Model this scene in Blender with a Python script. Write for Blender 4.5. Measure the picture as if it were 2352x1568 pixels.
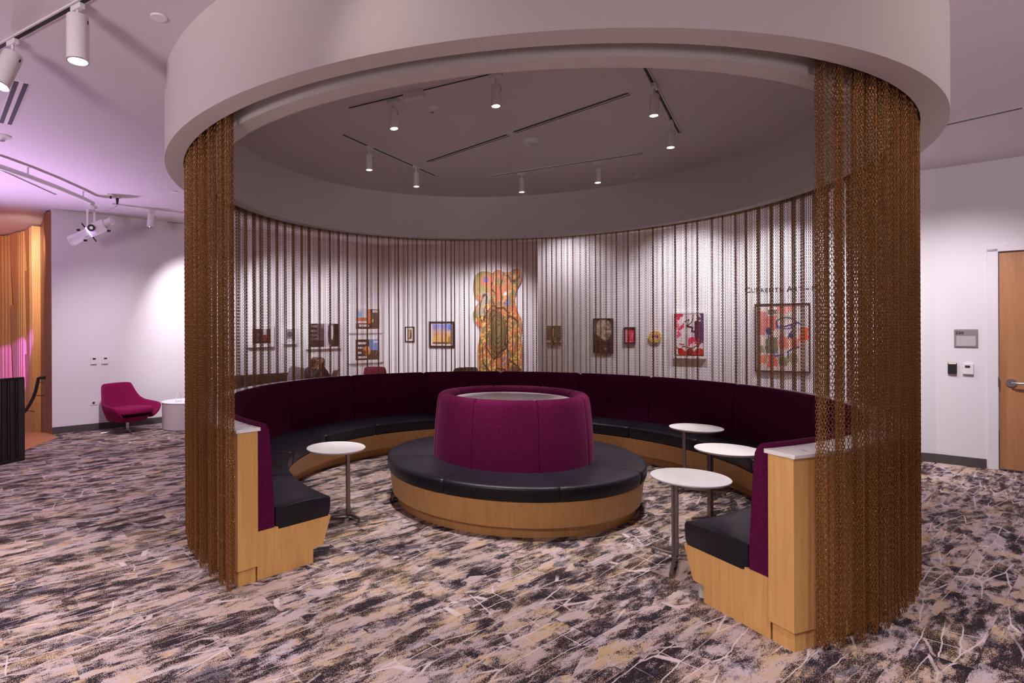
import bpy, bmesh, math, random
import numpy as np
from mathutils import Vector, Matrix

# ------------------------------------------------------------------ scene reset
for o in list(bpy.data.objects):
    bpy.data.objects.remove(o)
SC = bpy.context.scene
COL = SC.collection
random.seed(7)
PI = math.pi

# ------------------------------------------------------------------ camera (level, shifted lens, 2352x1568)
F, CX, Y0, CAMH, ROLL = 1323.0, 934.6, 754.2, 1.6, -0.0038
cam = bpy.data.cameras.new('camera')
cam.sensor_width = 36.0
cam.lens = 36.0 * F / 2352.0
cam.shift_x = (1176.0 - CX) / 2352.0
cam.shift_y = -(784.0 - Y0) / 2352.0
cam.clip_start = 0.05
camo = bpy.data.objects.new('camera', cam)
COL.objects.link(camo)
cr, sr = math.cos(ROLL), math.sin(ROLL)
camo.matrix_world = Matrix(((cr, -sr, 0, 0), (0, 0, -1, 0), (sr, cr, 0, CAMH), (0, 0, 0, 1)))
SC.camera = camo

# ------------------------------------------------------------------ view, world
SC.view_settings.view_transform = 'Standard'
SC.view_settings.look = 'None'
SC.view_settings.gamma = 1.0
SC.view_settings.use_curve_mapping = False
SC.view_settings.exposure = 0.0
W = bpy.data.worlds.new('world')
SC.world = W
W.use_nodes = True
bg = W.node_tree.nodes['Background']
bg.inputs['Color'].default_value = (0.78, 0.62, 0.76, 1)
bg.inputs['Strength'].default_value = 0.19

CZ = 3.455                      # ceiling height
PC = (0.997, 5.482)             # centre of the round canopy


def lamp_spot(name, loc, target, energy, angle, blend=0.4, color=(1, .93, .9), r=0.03):
    d = bpy.data.lights.new(name, 'SPOT')
    d.energy = energy
    d.spot_size = math.radians(angle)
    d.spot_blend = blend
    d.color = color
    d.shadow_soft_size = r
    o = bpy.data.objects.new(name, d)
    COL.objects.link(o)
    o.location = loc
    v = Vector(target) - Vector(loc)
    o.rotation_euler = v.to_track_quat('-Z', 'Y').to_euler()
    return o


def lamp_area(name, loc, target, energy, size, color=(1, 1, 1), size_y=None):
    d = bpy.data.lights.new(name, 'AREA')
    d.energy = energy
    d.color = color
    d.size = size
    if size_y:
        d.shape = 'RECTANGLE'
        d.size_y = size_y
    o = bpy.data.objects.new(name, d)
    COL.objects.link(o)
    o.location = loc
    v = Vector(target) - Vector(loc)
    o.rotation_euler = v.to_track_quat('-Z', 'Y').to_euler()
    return o


# unseen fill lamps, added overhead to light the carpet in front of the lounge
FRONT = [(-4.2, 2.6, 190), (-2.4, 1.9, 250), (-0.6, 1.2, 270), (1.2, 1.0, 230), (3.0, 1.0, 190), (4.8, 2.0, 200),
         (-3.2, -0.6, 180), (-0.2, -1.0, 180), (2.8, -0.8, 180), (-3.6, 4.6, 150)]
for x, y, e in FRONT:
    lamp_spot('front_fill_lamp', (x, y, CZ - .3), (x, y + .25, 0), e, 92, 0.85, (1, .91, .93), 0.05)
# lamps over the walkway outside the curtain, left and right
lamp_spot('walkway_lamp', (-3.2, 7.0, CZ - .3), (-3.3, 7.4, 0), 120, 95, 0.8, (1, .90, .94), 0.05)
lamp_spot('walkway_lamp', (4.9, 5.0, CZ - .3), (5.1, 5.2, 0), 120, 100, 0.8, (.95, .90, 1), 0.05)
# unseen fill spots, added to brighten the bench ends and island front
for p, t, e, a in (((-2.3, 1.2, CZ - .3), (1.75, 3.0, .55), 560, 24), ((1.9, .5, CZ - .3), (-.80, 3.7, .50), 380, 22), ((-1.2, .4, CZ - .3), (.70, 4.8, .60), 200, 26)):
    lamp_spot('aimed_fill_lamp', p, t, e, a, 0.9, (1, .90, .92), 0.05)
# fill lamps added behind the camera to lift ceiling and canopy front
for p, t, e in (((-2.8, -1.6, 1.7), (-3.2, 3.8, CZ + 1.3), 820), ((1.2, -2.0, 1.7), (1.0, 2.4, 3.6), 150), ((4.4, -1.4, 1.7), (5.4, 3.8, CZ + 1.1), 620)):
    lamp_spot('ceiling_fill_lamp', p, t, e, 76, 1.0, (1, .88, .95), 0.5)
# graze on the canopy front
lamp_spot('canopy_graze_lamp', (-0.55, 2.05, CZ - .15), (0.05, 2.62, 2.80), 9, 70, 1.0, (1, .88, .84), 0.05)
lamp_spot('canopy_graze_lamp', (3.2, 1.7, CZ - .12), (2.8, 2.75, 2.8), 14, 110, 1.0, (1, .85, .74), 0.04)
# wall washers on the art walls
WASH = [((-3.75, 8.95), (-3.1, 10.4, 1.2), 250, 96), ((-2.5, 9.6), (-2.05, 11.5, 1.4), 220, 90),
        ((-1.2, 10.4), (-1.1, 12.2, 1.35), 250, 92), ((0.55, 10.7), (0.6, 12.5, 1.35), 240, 90),
        ((1.75, 10.9), (1.80, 12.4, 1.7), 330, 84), ((2.75, 7.85), (2.95, 8.6, 1.35), 240, 116),
        ((2.15, 8.40), (2.55, 8.95, 1.2), 70, 120), ((3.55, 7.3), (3.95, 8.1, 1.4), 150, 108), ((4.55, 6.75), (4.9, 7.5, 1.4), 140, 108),  # first one added to lift the dim left part of the right wall
        ((4.95, 5.35), (6.25, 6.6, 1.25), 180, 84)]
for p, t, e, a in WASH:
    lamp_spot('wall_wash_lamp', (p[0], p[1], CZ - .28), t, e * 1.3, a, 1.0, (1, .93, .985), 0.03)
# violet and rose stage light in the stair void at the left
lamp_spot('stage_wash_violet', (-7.5, 7.8, -0.9), (-4.0, 5.0, 3.4), 2100, 96, 1.0, (.78, .54, .98), .25)
lamp_spot('stage_wash_rose', (-8.6, 9.2, 0.6), (-8.0, 9.7, 3.45), 170, 84, 1.0, (1.0, .18, .20), .15)
lamp_spot('stage_beam_violet', (-5.3, 8.15, 2.95), (-8.75, 11.5, -0.1), 3200, 22, 0.10, (.22, .07, 1.0), 0.03)
lamp_spot('wall_wash_lamp', (-3.2, 6.5, CZ - .28), (-4.7, 9.3, .75), 330, 62, 1.0, (1, .92, .97), .05)  # unseen lamp, added to brighten the left wall
lamp_spot('slat_fill', (-5.80, 8.72, CZ - .25), (-7.4, 11.0, 1.4), 210, 110, 0.8, (1, .90, .80), 0.05)  # unseen lamp, added to graze the slats so the boards cast shadows


# ------------------------------------------------------------------ pixel rays (photograph 2352x1568) used to find real positions
def ray(x, y):
    u, v = (x - CX) / F, -(y - Y0) / F
    return cr * u - sr * v, sr * u + cr * v


def at(x, y, d):
    u, v = ray(x, y)
    return Vector((u * d, d, CAMH + v * d))


def atz(x, y, z):
    u, v = ray(x, y)
    d = (z - CAMH) / v
    return Vector((u * d, d, z))


# ------------------------------------------------------------------ materials
def lin(c):
    return tuple(((v / 255.) / 12.92 if v / 255. <= .04045 else ((v / 255. + .055) / 1.055) ** 2.4) for v in c[:3])


class NT:
    def __init__(s, name):
        s.m = bpy.data.materials.new(name)
        s.m.use_nodes = True
        s.t = s.m.node_tree
        s.b = s.t.nodes['Principled BSDF']

    def n(s, ty, **kw):
        x = s.t.nodes.new(ty)
        for k, v in kw.items():
            if k.startswith('i_'):
                x.inputs[k[2:].replace('_', ' ')].default_value = v
            else:
                setattr(x, k, v)
        return x

    def l(s, a, b):
        s.t.links.new(a, b)

    def math(s, op, a, b=None, clamp=False):
        x = s.t.nodes.new('ShaderNodeMath')
        x.operation = op
        x.use_clamp = clamp
        for i, v in enumerate((a, b)):
            if v is None:
                continue
            if isinstance(v, (int, float)):
                x.inputs[i].default_value = v
            else:
                s.l(v, x.inputs[i])
        return x.outputs[0]

    def mix(s, f, a, b):
        x = s.t.nodes.new('ShaderNodeMix')
        x.data_type = 'RGBA'
        for idx, v in ((0, f), (6, a), (7, b)):
            if isinstance(v, (int, float)):
                x.inputs[idx].default_value = v
            elif isinstance(v, tuple):
                x.inputs[idx].default_value = (*v[:3], 1)
            else:
                s.l(v, x.inputs[idx])
        return x.outputs[2]

    def ramp(s, f, pts):
        x = s.t.nodes.new('ShaderNodeValToRGB')
        cr_ = x.color_ramp
        while len(cr_.elements) < len(pts):
            cr_.elements.new(.5)
        for e, (p, c) in zip(cr_.elements, pts):
            e.position = p
            e.color = (*c, 1) if len(c) == 3 else c
        s.l(f, x.inputs[0])
        return x.outputs[0]

    def noise(s, vec, scale, detail=4, rough=.55, dist=0.0):
        x = s.n('ShaderNodeTexNoise')
        x.inputs['Scale'].default_value = scale
        x.inputs['Detail'].default_value = detail
        x.inputs['Roughness'].default_value = rough
        x.inputs['Distortion'].default_value = dist
        s.l(vec, x.inputs['Vector'])
        return x.outputs['Fac']

    def mapping(s, vec, scale=(1, 1, 1), rot=(0, 0, 0), loc=(0, 0, 0)):
        x = s.n('ShaderNodeMapping')
        x.inputs['Scale'].default_value = scale
        x.inputs['Rotation'].default_value = rot
        x.inputs['Location'].default_value = loc
        s.l(vec, x.inputs['Vector'])
        return x.outputs[0]

    def bump(s, h, strength=.2, dist=.002):
        x = s.n('ShaderNodeBump')
        x.inputs['Strength'].default_value = strength
        x.inputs['Distance'].default_value = dist
        s.l(h, x.inputs['Height'])
        s.l(x.outputs[0], s.b.inputs['Normal'])


def plain(name, col, rough=.5, metal=0.0, spec=.5, emit=None, es=0.0, noise_amt=.06, scale=30):
    t = NT(name)
    tc = t.n('ShaderNodeTexCoord').outputs['Object']
    f = t.noise(tc, scale, 3)
    c = t.mix(f, tuple(v * (1 - noise_amt) for v in col), tuple(min(1, v * (1 + noise_amt)) for v in col))
    t.l(c, t.b.inputs['Base Color'])
    t.b.inputs['Roughness'].default_value = rough
    t.b.inputs['Metallic'].default_value = metal
    t.b.inputs['Specular IOR Level'].default_value = spec
    if emit:
        t.b.inputs['Emission Color'].default_value = (*emit, 1)
        t.b.inputs['Emission Strength'].default_value = es
    return t.m


def plaster(name, col):
    t = NT(name)
    p = t.n('ShaderNodeNewGeometry').outputs['Position']
    f = t.noise(p, .9, 3)
    c = t.mix(f, tuple(v * .97 for v in col), tuple(v * 1.03 for v in col))
    t.l(c, t.b.inputs['Base Color'])
    t.b.inputs['Roughness'].default_value = .75
    t.b.inputs['Specular IOR Level'].default_value = .25
    t.bump(t.noise(p, 260, 2), .06, .001)
    return t.m


def wood(name, dark, mid, light, vec='Object', scale=(16, 16, .9), rough=.42):
    t = NT(name)
    tc = t.n('ShaderNodeTexCoord').outputs[vec]
    mp = t.mapping(tc, scale)
    f1 = t.noise(mp, 1.6, 6, .6, .4)
    f2 = t.noise(t.mapping(tc, (scale[0] * 7, scale[1] * 7, scale[2] * 5)), 1.5, 3, .6)
    f3 = t.noise(t.mapping(tc, (1.6, 1.6, .2)), 1.2, 2)
    f = t.math('ADD', t.math('MULTIPLY', f1, .45), t.math('ADD', t.math('MULTIPLY', f2, .25), t.math('MULTIPLY', f3, .30)))
    c = t.ramp(f, [(.36, dark), (.5, mid), (.66, light)])
    t.l(c, t.b.inputs['Base Color'])
    t.b.inputs['Roughness'].default_value = rough
    t.bump(f2, .05, .0008)
    return t.m


def fabric(name, a, b, speck, scale=260):
    t = NT(name)
    tc = t.n('ShaderNodeTexCoord').outputs['Object']
    f = t.noise(t.mapping(tc, (1, 1, 2.2)), scale, 3, .7)
    g = t.noise(tc, 14, 4)
    c = t.mix(t.math('MULTIPLY', t.math('SUBTRACT', f, .42), 5.0, True), a, b)
    c = t.mix(t.math('MULTIPLY', t.math('SUBTRACT', f, .60), 9.0, True), c, speck)
    c = t.mix(t.math('MULTIPLY', g, .35), c, a)
    t.l(c, t.b.inputs['Base Color'])
    t.b.inputs['Roughness'].default_value = .9
    t.b.inputs['Specular IOR Level'].default_value = .15
    t.b.inputs['Sheen Weight'].default_value = .10
    t.b.inputs['Sheen Roughness'].default_value = .4
    t.b.inputs['Sheen Tint'].default_value = (.9, .25, .55, 1)
    t.bump(f, .35, .002)
    return t.m


def leather(name, col, rough=.36):
    t = NT(name)
    tc = t.n('ShaderNodeTexCoord').outputs['Object']
    f = t.noise(tc, 320, 3, .6)
    g = t.noise(tc, 5, 3)
    c = t.mix(g, tuple(v * .8 for v in col), tuple(v * 1.25 for v in col))
    t.l(c, t.b.inputs['Base Color'])
    t.b.inputs['Roughness'].default_value = rough
    t.b.inputs['Specular IOR Level'].default_value = .36
    t.b.inputs['Sheen Weight'].default_value = .09
    t.b.inputs['Sheen Roughness'].default_value = .45
    t.b.inputs['Sheen Tint'].default_value = (.72, .62, .90, 1)  # lilac sheen stands in for the ceiling's reflection on the seat tops
    t.bump(t.math('ADD', f, t.math('MULTIPLY', g, 2.5)), .16, .002)
    return t.m


def metal(name, col, rough=.35, aniso=True):
    t = NT(name)
    tc = t.n('ShaderNodeTexCoord').outputs['Object']
    f = t.noise(t.mapping(tc, (200, 200, 8)), 1, 2)
    c = t.mix(f, tuple(v * .85 for v in col), tuple(min(1, v * 1.12) for v in col))
    t.l(c, t.b.inputs['Base Color'])
    t.b.inputs['Metallic'].default_value = 1
    t.b.inputs['Roughness'].default_value = rough
    return t.m


def marble():
    t = NT('marble')
    tc = t.n('ShaderNodeTexCoord').outputs['Object']
    f = t.noise(t.mapping(tc, (5, 1.6, 5), (0, 0, .6)), 2.2, 6, .6, 1.4)
    c = t.ramp(f, [(.36, (.50, .47, .48)), (.47, (.80, .76, .77)), (.7, (.84, .80, .81))])
    t.l(c, t.b.inputs['Base Color'])
    t.b.inputs['Roughness'].default_value = .22
    return t.m


def carpet():
    """Plank carpet: per-tile shift through the object's random number and the face attribute tile_seed."""
    t = NT('carpet_planks')
    pos = t.n('ShaderNodeNewGeometry').outputs['Position']
    rnd = t.n('ShaderNodeObjectInfo').outputs['Random']
    att = t.n('ShaderNodeAttribute', attribute_name='tile_seed').outputs['Fac']
    seed = t.math('ADD', rnd, att)
    base = t.mapping(pos, (1, 1, 1), (0, 0, -math.radians(38)))
    comb = t.n('ShaderNodeCombineXYZ')
    t.l(t.math('MULTIPLY', seed, 9.0), comb.inputs[0])
    t.l(t.math('MULTIPLY', t.math('FRACT', t.math('MULTIPLY', seed, 37.7)), 5.0), comb.inputs[1])
    t.l(t.math('MULTIPLY', seed, 3.0), comb.inputs[2])
    add = t.n('ShaderNodeVectorMath', operation='ADD')
    t.l(base, add.inputs[0])
    t.l(comb.outputs[0], add.inputs[1])
    tile = add.outputs[0]
    fine = t.noise(base, 185, 1, .8)
    fine2 = t.noise(t.mapping(base, (1, 1, 1), (0, 0, 0), (3.1, 7.7, 0)), 165, 1, .8)
    grain = t.math('SUBTRACT', fine, .5)
    grain2 = t.math('SUBTRACT', fine2, .5)
    # angular patches: block cells with slightly ragged borders
    wob = t.n('ShaderNodeTexNoise')
    wob.inputs['Scale'].default_value = 9
    t.l(tile, wob.inputs['Vector'])
    wv = t.n('ShaderNodeVectorMath', operation='MULTIPLY_ADD')
    t.l(wob.outputs['Color'], wv.inputs[0])
    wv.inputs[1].default_value = (.022, .022, .022)
    t.l(tile, wv.inputs[2])

    def cells(scale, vec):
        v_ = t.n('ShaderNodeTexVoronoi', distance='CHEBYCHEV', voronoi_dimensions='2D')
        v_.inputs['Scale'].default_value = 1.0
        t.l(t.mapping(vec, scale), v_.inputs['Vector'])
        sp_ = t.n('ShaderNodeSeparateColor')
        t.l(v_.outputs['Color'], sp_.inputs[0])
        return sp_.outputs
    k1 = cells((3.0, 8.0, 1), wv.outputs[0])
    k2 = cells((6.0, 12.0, 1), wv.outputs[0])

    def mask(vec, sc, scale, cell, camt, gr, gamt, lo, gain):
        f = t.noise(t.mapping(vec, sc), scale, 5, .68, .15)
        f = t.math('ADD', f, t.math('MULTIPLY', gr, gamt))
        f = t.math('ADD', f, t.math('MULTIPLY', t.math('SUBTRACT', cell, .5), camt))
        return t.math('MULTIPLY', t.math('SUBTRACT', f, lo), gain, True)
    light = t.mix(t.noise(t.mapping(tile, (1, 3, 1)), 1.6, 3), lin((170, 148, 147)), lin((192, 172, 174)))
    m = mask(tile, (1, 2.4, 1), 3.2, k1[1], .20, grain2, .95, .525, 14)
    c = t.mix(m, light, lin((186, 156, 120)))
    m = mask(tile, (1.3, 2.6, 1), 3.4, k2[2], .34, grain, .4, .60, 14)
    c = t.mix(m, c, lin((104, 96, 106)))
    m = mask(tile, (1, 3.2, 1), 3.6, k2[1], .25, grain, .7, .60, 18)
    c = t.mix(m, c, lin((182, 168, 178)))
    m = mask(base, (1, 3.0, 1), 3.8, k1[0], .20, grain, .56, .528, 24)
    c = t.mix(m, c, lin((50, 38, 46)))
    m = mask(tile, (1, 2.4, 1), 6.0, k2[0], .20, grain2, .56, .530, 24)
    c = t.mix(m, c, lin((42, 36, 44)))
    # stray tan tufts over everything, pale lilac wear
    m = mask(tile, (1, 2.0, 1), 2.6, k1[2], .15, grain2, 1.5, .71, 22)
    c = t.mix(m, c, lin((186, 156, 120)))
    # pale scratches
    for sc, rz, wd, lo_ in (((.55, 4.0, 1), .06, 30.0, .46), ((1.9, 1.0, 1), .4, 44.0, .54)):
        vo = t.n('ShaderNodeTexVoronoi', feature='DISTANCE_TO_EDGE', voronoi_dimensions='2D')
        vo.inputs['Scale'].default_value = 2.6
        t.l(t.mapping(wv.outputs[0], sc, (0, 0, rz)), vo.inputs['Vector'])
        ln = t.math('SUBTRACT', 1.0, t.math('MULTIPLY', vo.outputs['Distance'], wd), True)
        ln = t.math('MULTIPLY', ln, 2.2, True)
        ln = t.math('MULTIPLY', ln, t.math('MULTIPLY', t.math('SUBTRACT', t.noise(tile, 1.7, 2), lo_), 9, True))
        ln = t.math('MULTIPLY', ln, t.math('MULTIPLY', t.math('ADD', grain, .22), 6.0, True), True)
        c = t.mix(ln, c, lin((206, 188, 190)))
    t.l(c, t.b.inputs['Base Color'])
    t.b.inputs['Roughness'].default_value = .95
    t.b.inputs['Specular IOR Level'].default_value = .1
    t.bump(fine, .5, .004)
    return t.m


def attr_paint(name, rough=.5):
    t = NT(name)
    a = t.n('ShaderNodeAttribute', attribute_name='paint').outputs['Color']
    t.l(a, t.b.inputs['Base Color'])
    t.b.inputs['Roughness'].default_value = rough
    t.b.inputs['Specular IOR Level'].default_value = .3
    return t.m


def emitter(name, col, s):
    t = NT(name)
    t.b.inputs['Base Color'].default_value = (0.8, 0.8, 0.8, 1)
    t.b.inputs['Emission Color'].default_value = (*col, 1)
    t.b.inputs['Emission Strength'].default_value = s
    return t.m


def glass(name, col=(1, 1, 1), rough=.02):
    t = NT(name)
    t.b.inputs['Base Color'].default_value = (*col, 1)
    t.b.inputs['Transmission Weight'].default_value = 1
    t.b.inputs['Roughness'].default_value = rough
    return t.m


M = dict(
    wall=plaster('white_plaster', (.73, .685, .72)),
    ceil=plaster('ceiling_plaster', (.66, .585, .62)),
    canopy=plaster('canopy_plaster', (.68, .61, .60)),
    maple=wood('maple', lin((194, 144, 82)), lin((208, 158, 94)), lin((218, 172, 110))),
    maple_d=wood('door_veneer', lin((158, 106, 68)), lin((174, 120, 80)), lin((186, 132, 92)), scale=(9, 9, .5)),
    slat=wood('slat_wood', lin((196, 128, 76)), lin((216, 150, 96)), lin((228, 166, 114)), scale=(12, 12, .7)),
    slat_b=wood('slat_back_wood', lin((104, 54, 20)), lin((124, 66, 26)), lin((138, 78, 34)), scale=(12, 12, .7)),
    plank=wood('landing_oak', lin((168, 108, 70)), lin((192, 130, 90)), lin((206, 146, 104)), scale=(1.2, 14, 14)),
    magenta=fabric('magenta_weave', (.060, .0015, .028), (.172, .003, .050), (.30, .04, .27), 150),
    magenta_d=fabric('magenta_weave_shaded', (.046, .001, .022), (.138, .002, .044), (.24, .03, .20), 150),  # magenta weave darkened to hold the shade on the bench backs
    chairf=fabric('chair_weave', (.20, .004, .055), (.27, .007, .085), (.36, .05, .17)),
    leather=leather('black_leather', (.006, .005, .010), .40),
    marble=marble(),
    white=plain('white_laminate', (.80, .76, .78), .35),
    whitem=plain('white_metal', (.70, .65, .65), .45),
    drumt=plain('table_grey_lilac', (.50, .42, .44), .5),
    steel=metal('brushed_steel', (.34, .29, .28), .38),
    chrome=metal('chrome', (.62, .60, .62), .22),
    black=plain('black_metal', (.012, .010, .012), .5),
    dark=plain('dark_slot', (.010, .006, .010), .6),
    base=plain('baseboard_rubber', (.072, .058, .056), .55),
    bronze=None, carpet=carpet(),
    paint=attr_paint('print'), paintg=attr_paint('canvas_paint', .4),
    frame=plain('dark_frame', (.022, .012, .012), .4),
    lampglow=emitter('lamp_glow', (1, .93, .88), 40),
    lampglow2=emitter('lamp_glow_soft', (1, .95, .92), 9),
    violet=emitter('violet_glow', (.35, .2, 1), 6),
    redled=emitter('red_led', (1, .12, .08), 2.5),
    plastic=plain('white_plastic', (.74, .70, .71), .4),
    sign=plain('sign_grey', (.25, .22, .22), .45), signin=plain('sign_insert', (.46, .40, .42), .5),
    ink=plain('ink', (.02, .016, .02), .5),
    acrylic=glass('acrylic', (1, 1, 1)),
    couch=fabric('charcoal_weave', (.020, .015, .014), (.035, .027, .025), (.06, .05, .05)),
    taupe=fabric('taupe_weave', (.10, .075, .065), (.15, .12, .10), (.2, .17, .15)),
    greyc=fabric('grey_weave', (.13, .11, .11), (.19, .16, .16), (.24, .21, .21)),
    skin=plain('skin', (.50, .27, .19), .5), hair=plain('brown_hair', (.085, .035, .016), .45, noise_amt=.4, scale=60),
    jacket=plain('navy_denim', (.022, .022, .045), .8, noise_amt=.3, scale=120), pants=plain('dark_trousers', (.016, .014, .018), .8),
    shirt=plain('pale_shirt', (.62, .58, .60), .8), shoe=plain('shoe_leather', (.02, .015, .013), .4),
    paper=plain('pale_board', (.50, .43, .36), .7), laptop=plain('grey_laptop', (.24, .22, .23), .35, .6),
    gold=plain('strobe_lens', (.55, .5, .5), .1),
)
tb = NT('bronze_chain')
_tc = tb.n('ShaderNodeNewGeometry').outputs['Position']
_f = tb.noise(_tc, 40, 2)
tb.l(tb.mix(_f, (.35, .165, .052), (.49, .25, .088)), tb.b.inputs['Base Color'])
tb.b.inputs['Metallic'].default_value = .92
tb.b.inputs['Roughness'].default_value = .21
M['bronze'] = tb.m


# ------------------------------------------------------------------ mesh helpers
class MB:
    """Collects vertices and faces; build() links them as ONE mesh object."""
    def __init__(s):
        s.v, s.f = [], []

    def add(s, vs, fs, mat=None):
        k = len(s.v)
        for p in vs:
            p = Vector(p)
            s.v.append(mat @ p if mat is not None else p)
        s.f += [tuple(i + k for i in f) for f in fs]
        return s

    def box(s, c, d, mat=None, rz=0.0, bev=0.0):
        x, y, z = d[0] / 2, d[1] / 2, d[2] / 2
        m = Matrix.Translation(c) @ Matrix.Rotation(rz, 4, 'Z')
        if mat is not None:
            m = mat @ m
        if bev <= 0:
            vs = [(a, b, e) for a in (-x, x) for b in (-y, y) for e in (-z, z)]
            fs = [(0, 1, 3, 2), (4, 6, 7, 5), (0, 4, 5, 1), (2, 3, 7, 6), (0, 2, 6, 4), (1, 5, 7, 3)]
            return s.add(vs, fs, m)
        bm = bmesh.new()
        bmesh.ops.create_cube(bm, size=1)
        bmesh.ops.scale(bm, vec=d, verts=bm.verts)
        bmesh.ops.bevel(bm, geom=list(bm.edges), offset=bev, segments=2, affect='EDGES', profile=.5)
        bm.verts.index_update()
        s.add([v.co.copy() for v in bm.verts], [tuple(v.index for v in f.verts) for f in bm.faces], m)
        bm.free()
        return s

    def lathe(s, prof, n=32, a0=0.0, a1=2 * PI, mat=None, caps=True):
        """prof: closed polygon of (r, z), turned about z; angle t -> (r sin t, -r cos t)."""
        full = abs((a1 - a0) - 2 * PI) < 1e-6
        m = n if full else n + 1
        vs, fs = [], []
        k = len(prof)
        for i in range(m):
            t = a0 + (a1 - a0) * i / n
            for r, z in prof:
                vs.append((r * math.sin(t), -r * math.cos(t), z))
        for i in range(n):
            j = (i + 1) % m
            for q in range(k):
                w = (q + 1) % k
                fs.append((i * k + q, j * k + q, j * k + w, i * k + w))
        if not full and caps:
            fs.append(tuple(range(k)))
            fs.append(tuple((m - 1) * k + q for q in reversed(range(k))))
        return s.add(vs, fs, mat)

    def cyl(s, p0, p1, r0, r1=None, n=14):
        r1 = r0 if r1 is None else r1
        p0, p1 = Vector(p0), Vector(p1)
        z = (p1 - p0).normalized()
        x = z.orthogonal().normalized()
        y = z.cross(x)
        vs = []
        for p, r in ((p0, r0), (p1, r1)):
            for i in range(n):
                a = 2 * PI * i / n
                vs.append(p + x * (r * math.cos(a)) + y * (r * math.sin(a)))
        fs = [(i, (i + 1) % n, n + (i + 1) % n, n + i) for i in range(n)]
        fs += [tuple(reversed(range(n))), tuple(range(n, 2 * n))]
        return s.add(vs, fs)

    def tube(s, pts, r, n=8):
        pts = [Vector(p) for p in pts]
        vs, fs = [], []
        up = Vector((0, 0, 1))
        for i, p in enumerate(pts):
            d = (pts[min(i + 1, len(pts) - 1)] - pts[max(i - 1, 0)]).normalized()
            x = d.cross(up)
            if x.length < 1e-3:
                x = Vector((1, 0, 0))
            x.normalize()
            y = d.cross(x).normalized()
            for k in range(n):
                a = 2 * PI * k / n
                vs.append(p + x * (r * math.cos(a)) + y * (r * math.sin(a)))
        for i in range(len(pts) - 1):
            for k in range(n):
                w = (k + 1) % n
                fs.append((i * n + k, i * n + w, (i + 1) * n + w, (i + 1) * n + k))
        fs += [tuple(reversed(range(n))), tuple((len(pts) - 1) * n + k for k in range(n))]
        return s.add(vs, fs)

    def prism(s, poly, z0, z1, mat=None):
        k = len(poly)
        vs = [(x, y, z0) for x, y in poly] + [(x, y, z1) for x, y in poly]
        fs = [(i, (i + 1) % k, k + (i + 1) % k, k + i) for i in range(k)]
        fs += [tuple(reversed(range(k))), tuple(range(k, 2 * k))]
        return s.add(vs, fs, mat)

    def mesh(s, name, mat, smooth=None):
        me = bpy.data.meshes.new(name)
        me.from_pydata([tuple(v) for v in s.v], [], s.f)
        bm = bmesh.new()
        bm.from_mesh(me)
        bmesh.ops.recalc_face_normals(bm, faces=bm.faces)
        bm.to_mesh(me)
        bm.free()
        if mat:
            me.materials.append(mat)
        if smooth is not None:
            me.shade_smooth()
            if smooth < 179:
                me.set_sharp_from_angle(angle=math.radians(smooth))
        return me

    def build(s, name, mat, parent=None, smooth=None, loc=None, rotz=0.0):
        o = bpy.data.objects.new(name, s.mesh(name, mat, smooth))
        COL.objects.link(o)
        if parent:
            o.parent = parent
        if loc is not None:
            o.location = loc
        if rotz:
            o.rotation_euler = (0, 0, rotz)
        return o


def thing(name, label, cat, loc=(0, 0, 0), rotz=0.0, group=None):
    o = bpy.data.objects.new(name, None)
    COL.objects.link(o)
    o.empty_display_size = .1
    o.location = loc
    o.rotation_euler = (0, 0, rotz)
    o['label'] = label
    o['category'] = cat
    if group:
        o['group'] = group
    return o


def tag(o, label, cat, group=None):
    o['label'] = label
    o['category'] = cat
    if group:
        o['group'] = group
    return o


def struct(o):
    o['kind'] = 'structure'
    return o


def dup(root, loc, rotz, label=None):
    """a copy of a thing with copies of its parts and their sub-parts"""
    r = root.copy()
    COL.objects.link(r)
    r.location = loc
    r.rotation_euler = (0, 0, rotz)
    if label:
        r['label'] = label
    for ch in list(root.children):
        c = ch.copy()
        COL.objects.link(c)
        c.parent = r
        for g in list(ch.children):
            d = g.copy()
            COL.objects.link(d)
            d.parent = c
    return r


def empty_part(name, parent):
    o = bpy.data.objects.new(name, None)
    COL.objects.link(o)
    o.parent = parent
    return o


D = math.radians
THL, THR = D(-46.98), D(18.80)        # the two ends of the curved bench
A_START, A_END = D(18.80), D(313.02)  # going round the back

# ================================================================== SETTING
# wall lines (plan)
WL0, WL1 = (-5.444, 8.831), (-0.567, 12.895)
WD1 = (3.4, 12.25)
WR0, WR1 = (2.08, 9.15), (6.224, 6.782)
WE1 = (8.2, 4.83)


def wall_slab(name, a, b, z0=0.0, z1=CZ, th=.14, mat='wall', holes=None, ext=(0, 0)):
    a, b = Vector((*a, 0)), Vector((*b, 0))
    d = (b - a).normalized()
    nrm = Vector((-d.y, d.x, 0))          # away from the room (rooms are on the right hand of a->b)
    a = a - d * ext[0]
    b = b + d * ext[1]
    mb = MB()
    L = (b - a).length
    mtx = Matrix.Translation(a) @ Matrix.Rotation(math.atan2(d.y, d.x), 4, 'Z')
    if not holes:
        mb.box((L / 2, th / 2, (z0 + z1) / 2), (L, th, z1 - z0), mtx)
    else:
        h0, h1, hz = holes
        h0 += ext[0]
        h1 += ext[0]
        mb.box((h0 / 2, th / 2, (z0 + z1) / 2), (h0, th, z1 - z0), mtx)
        mb.box(((h1 + L) / 2, th / 2, (z0 + z1) / 2), (L - h1, th, z1 - z0), mtx)
        mb.box(((h0 + h1) / 2, th / 2, (hz + z1) / 2), (h1 - h0, th, z1 - hz), mtx)
    return struct(mb.build(name, M[mat]))


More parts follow.
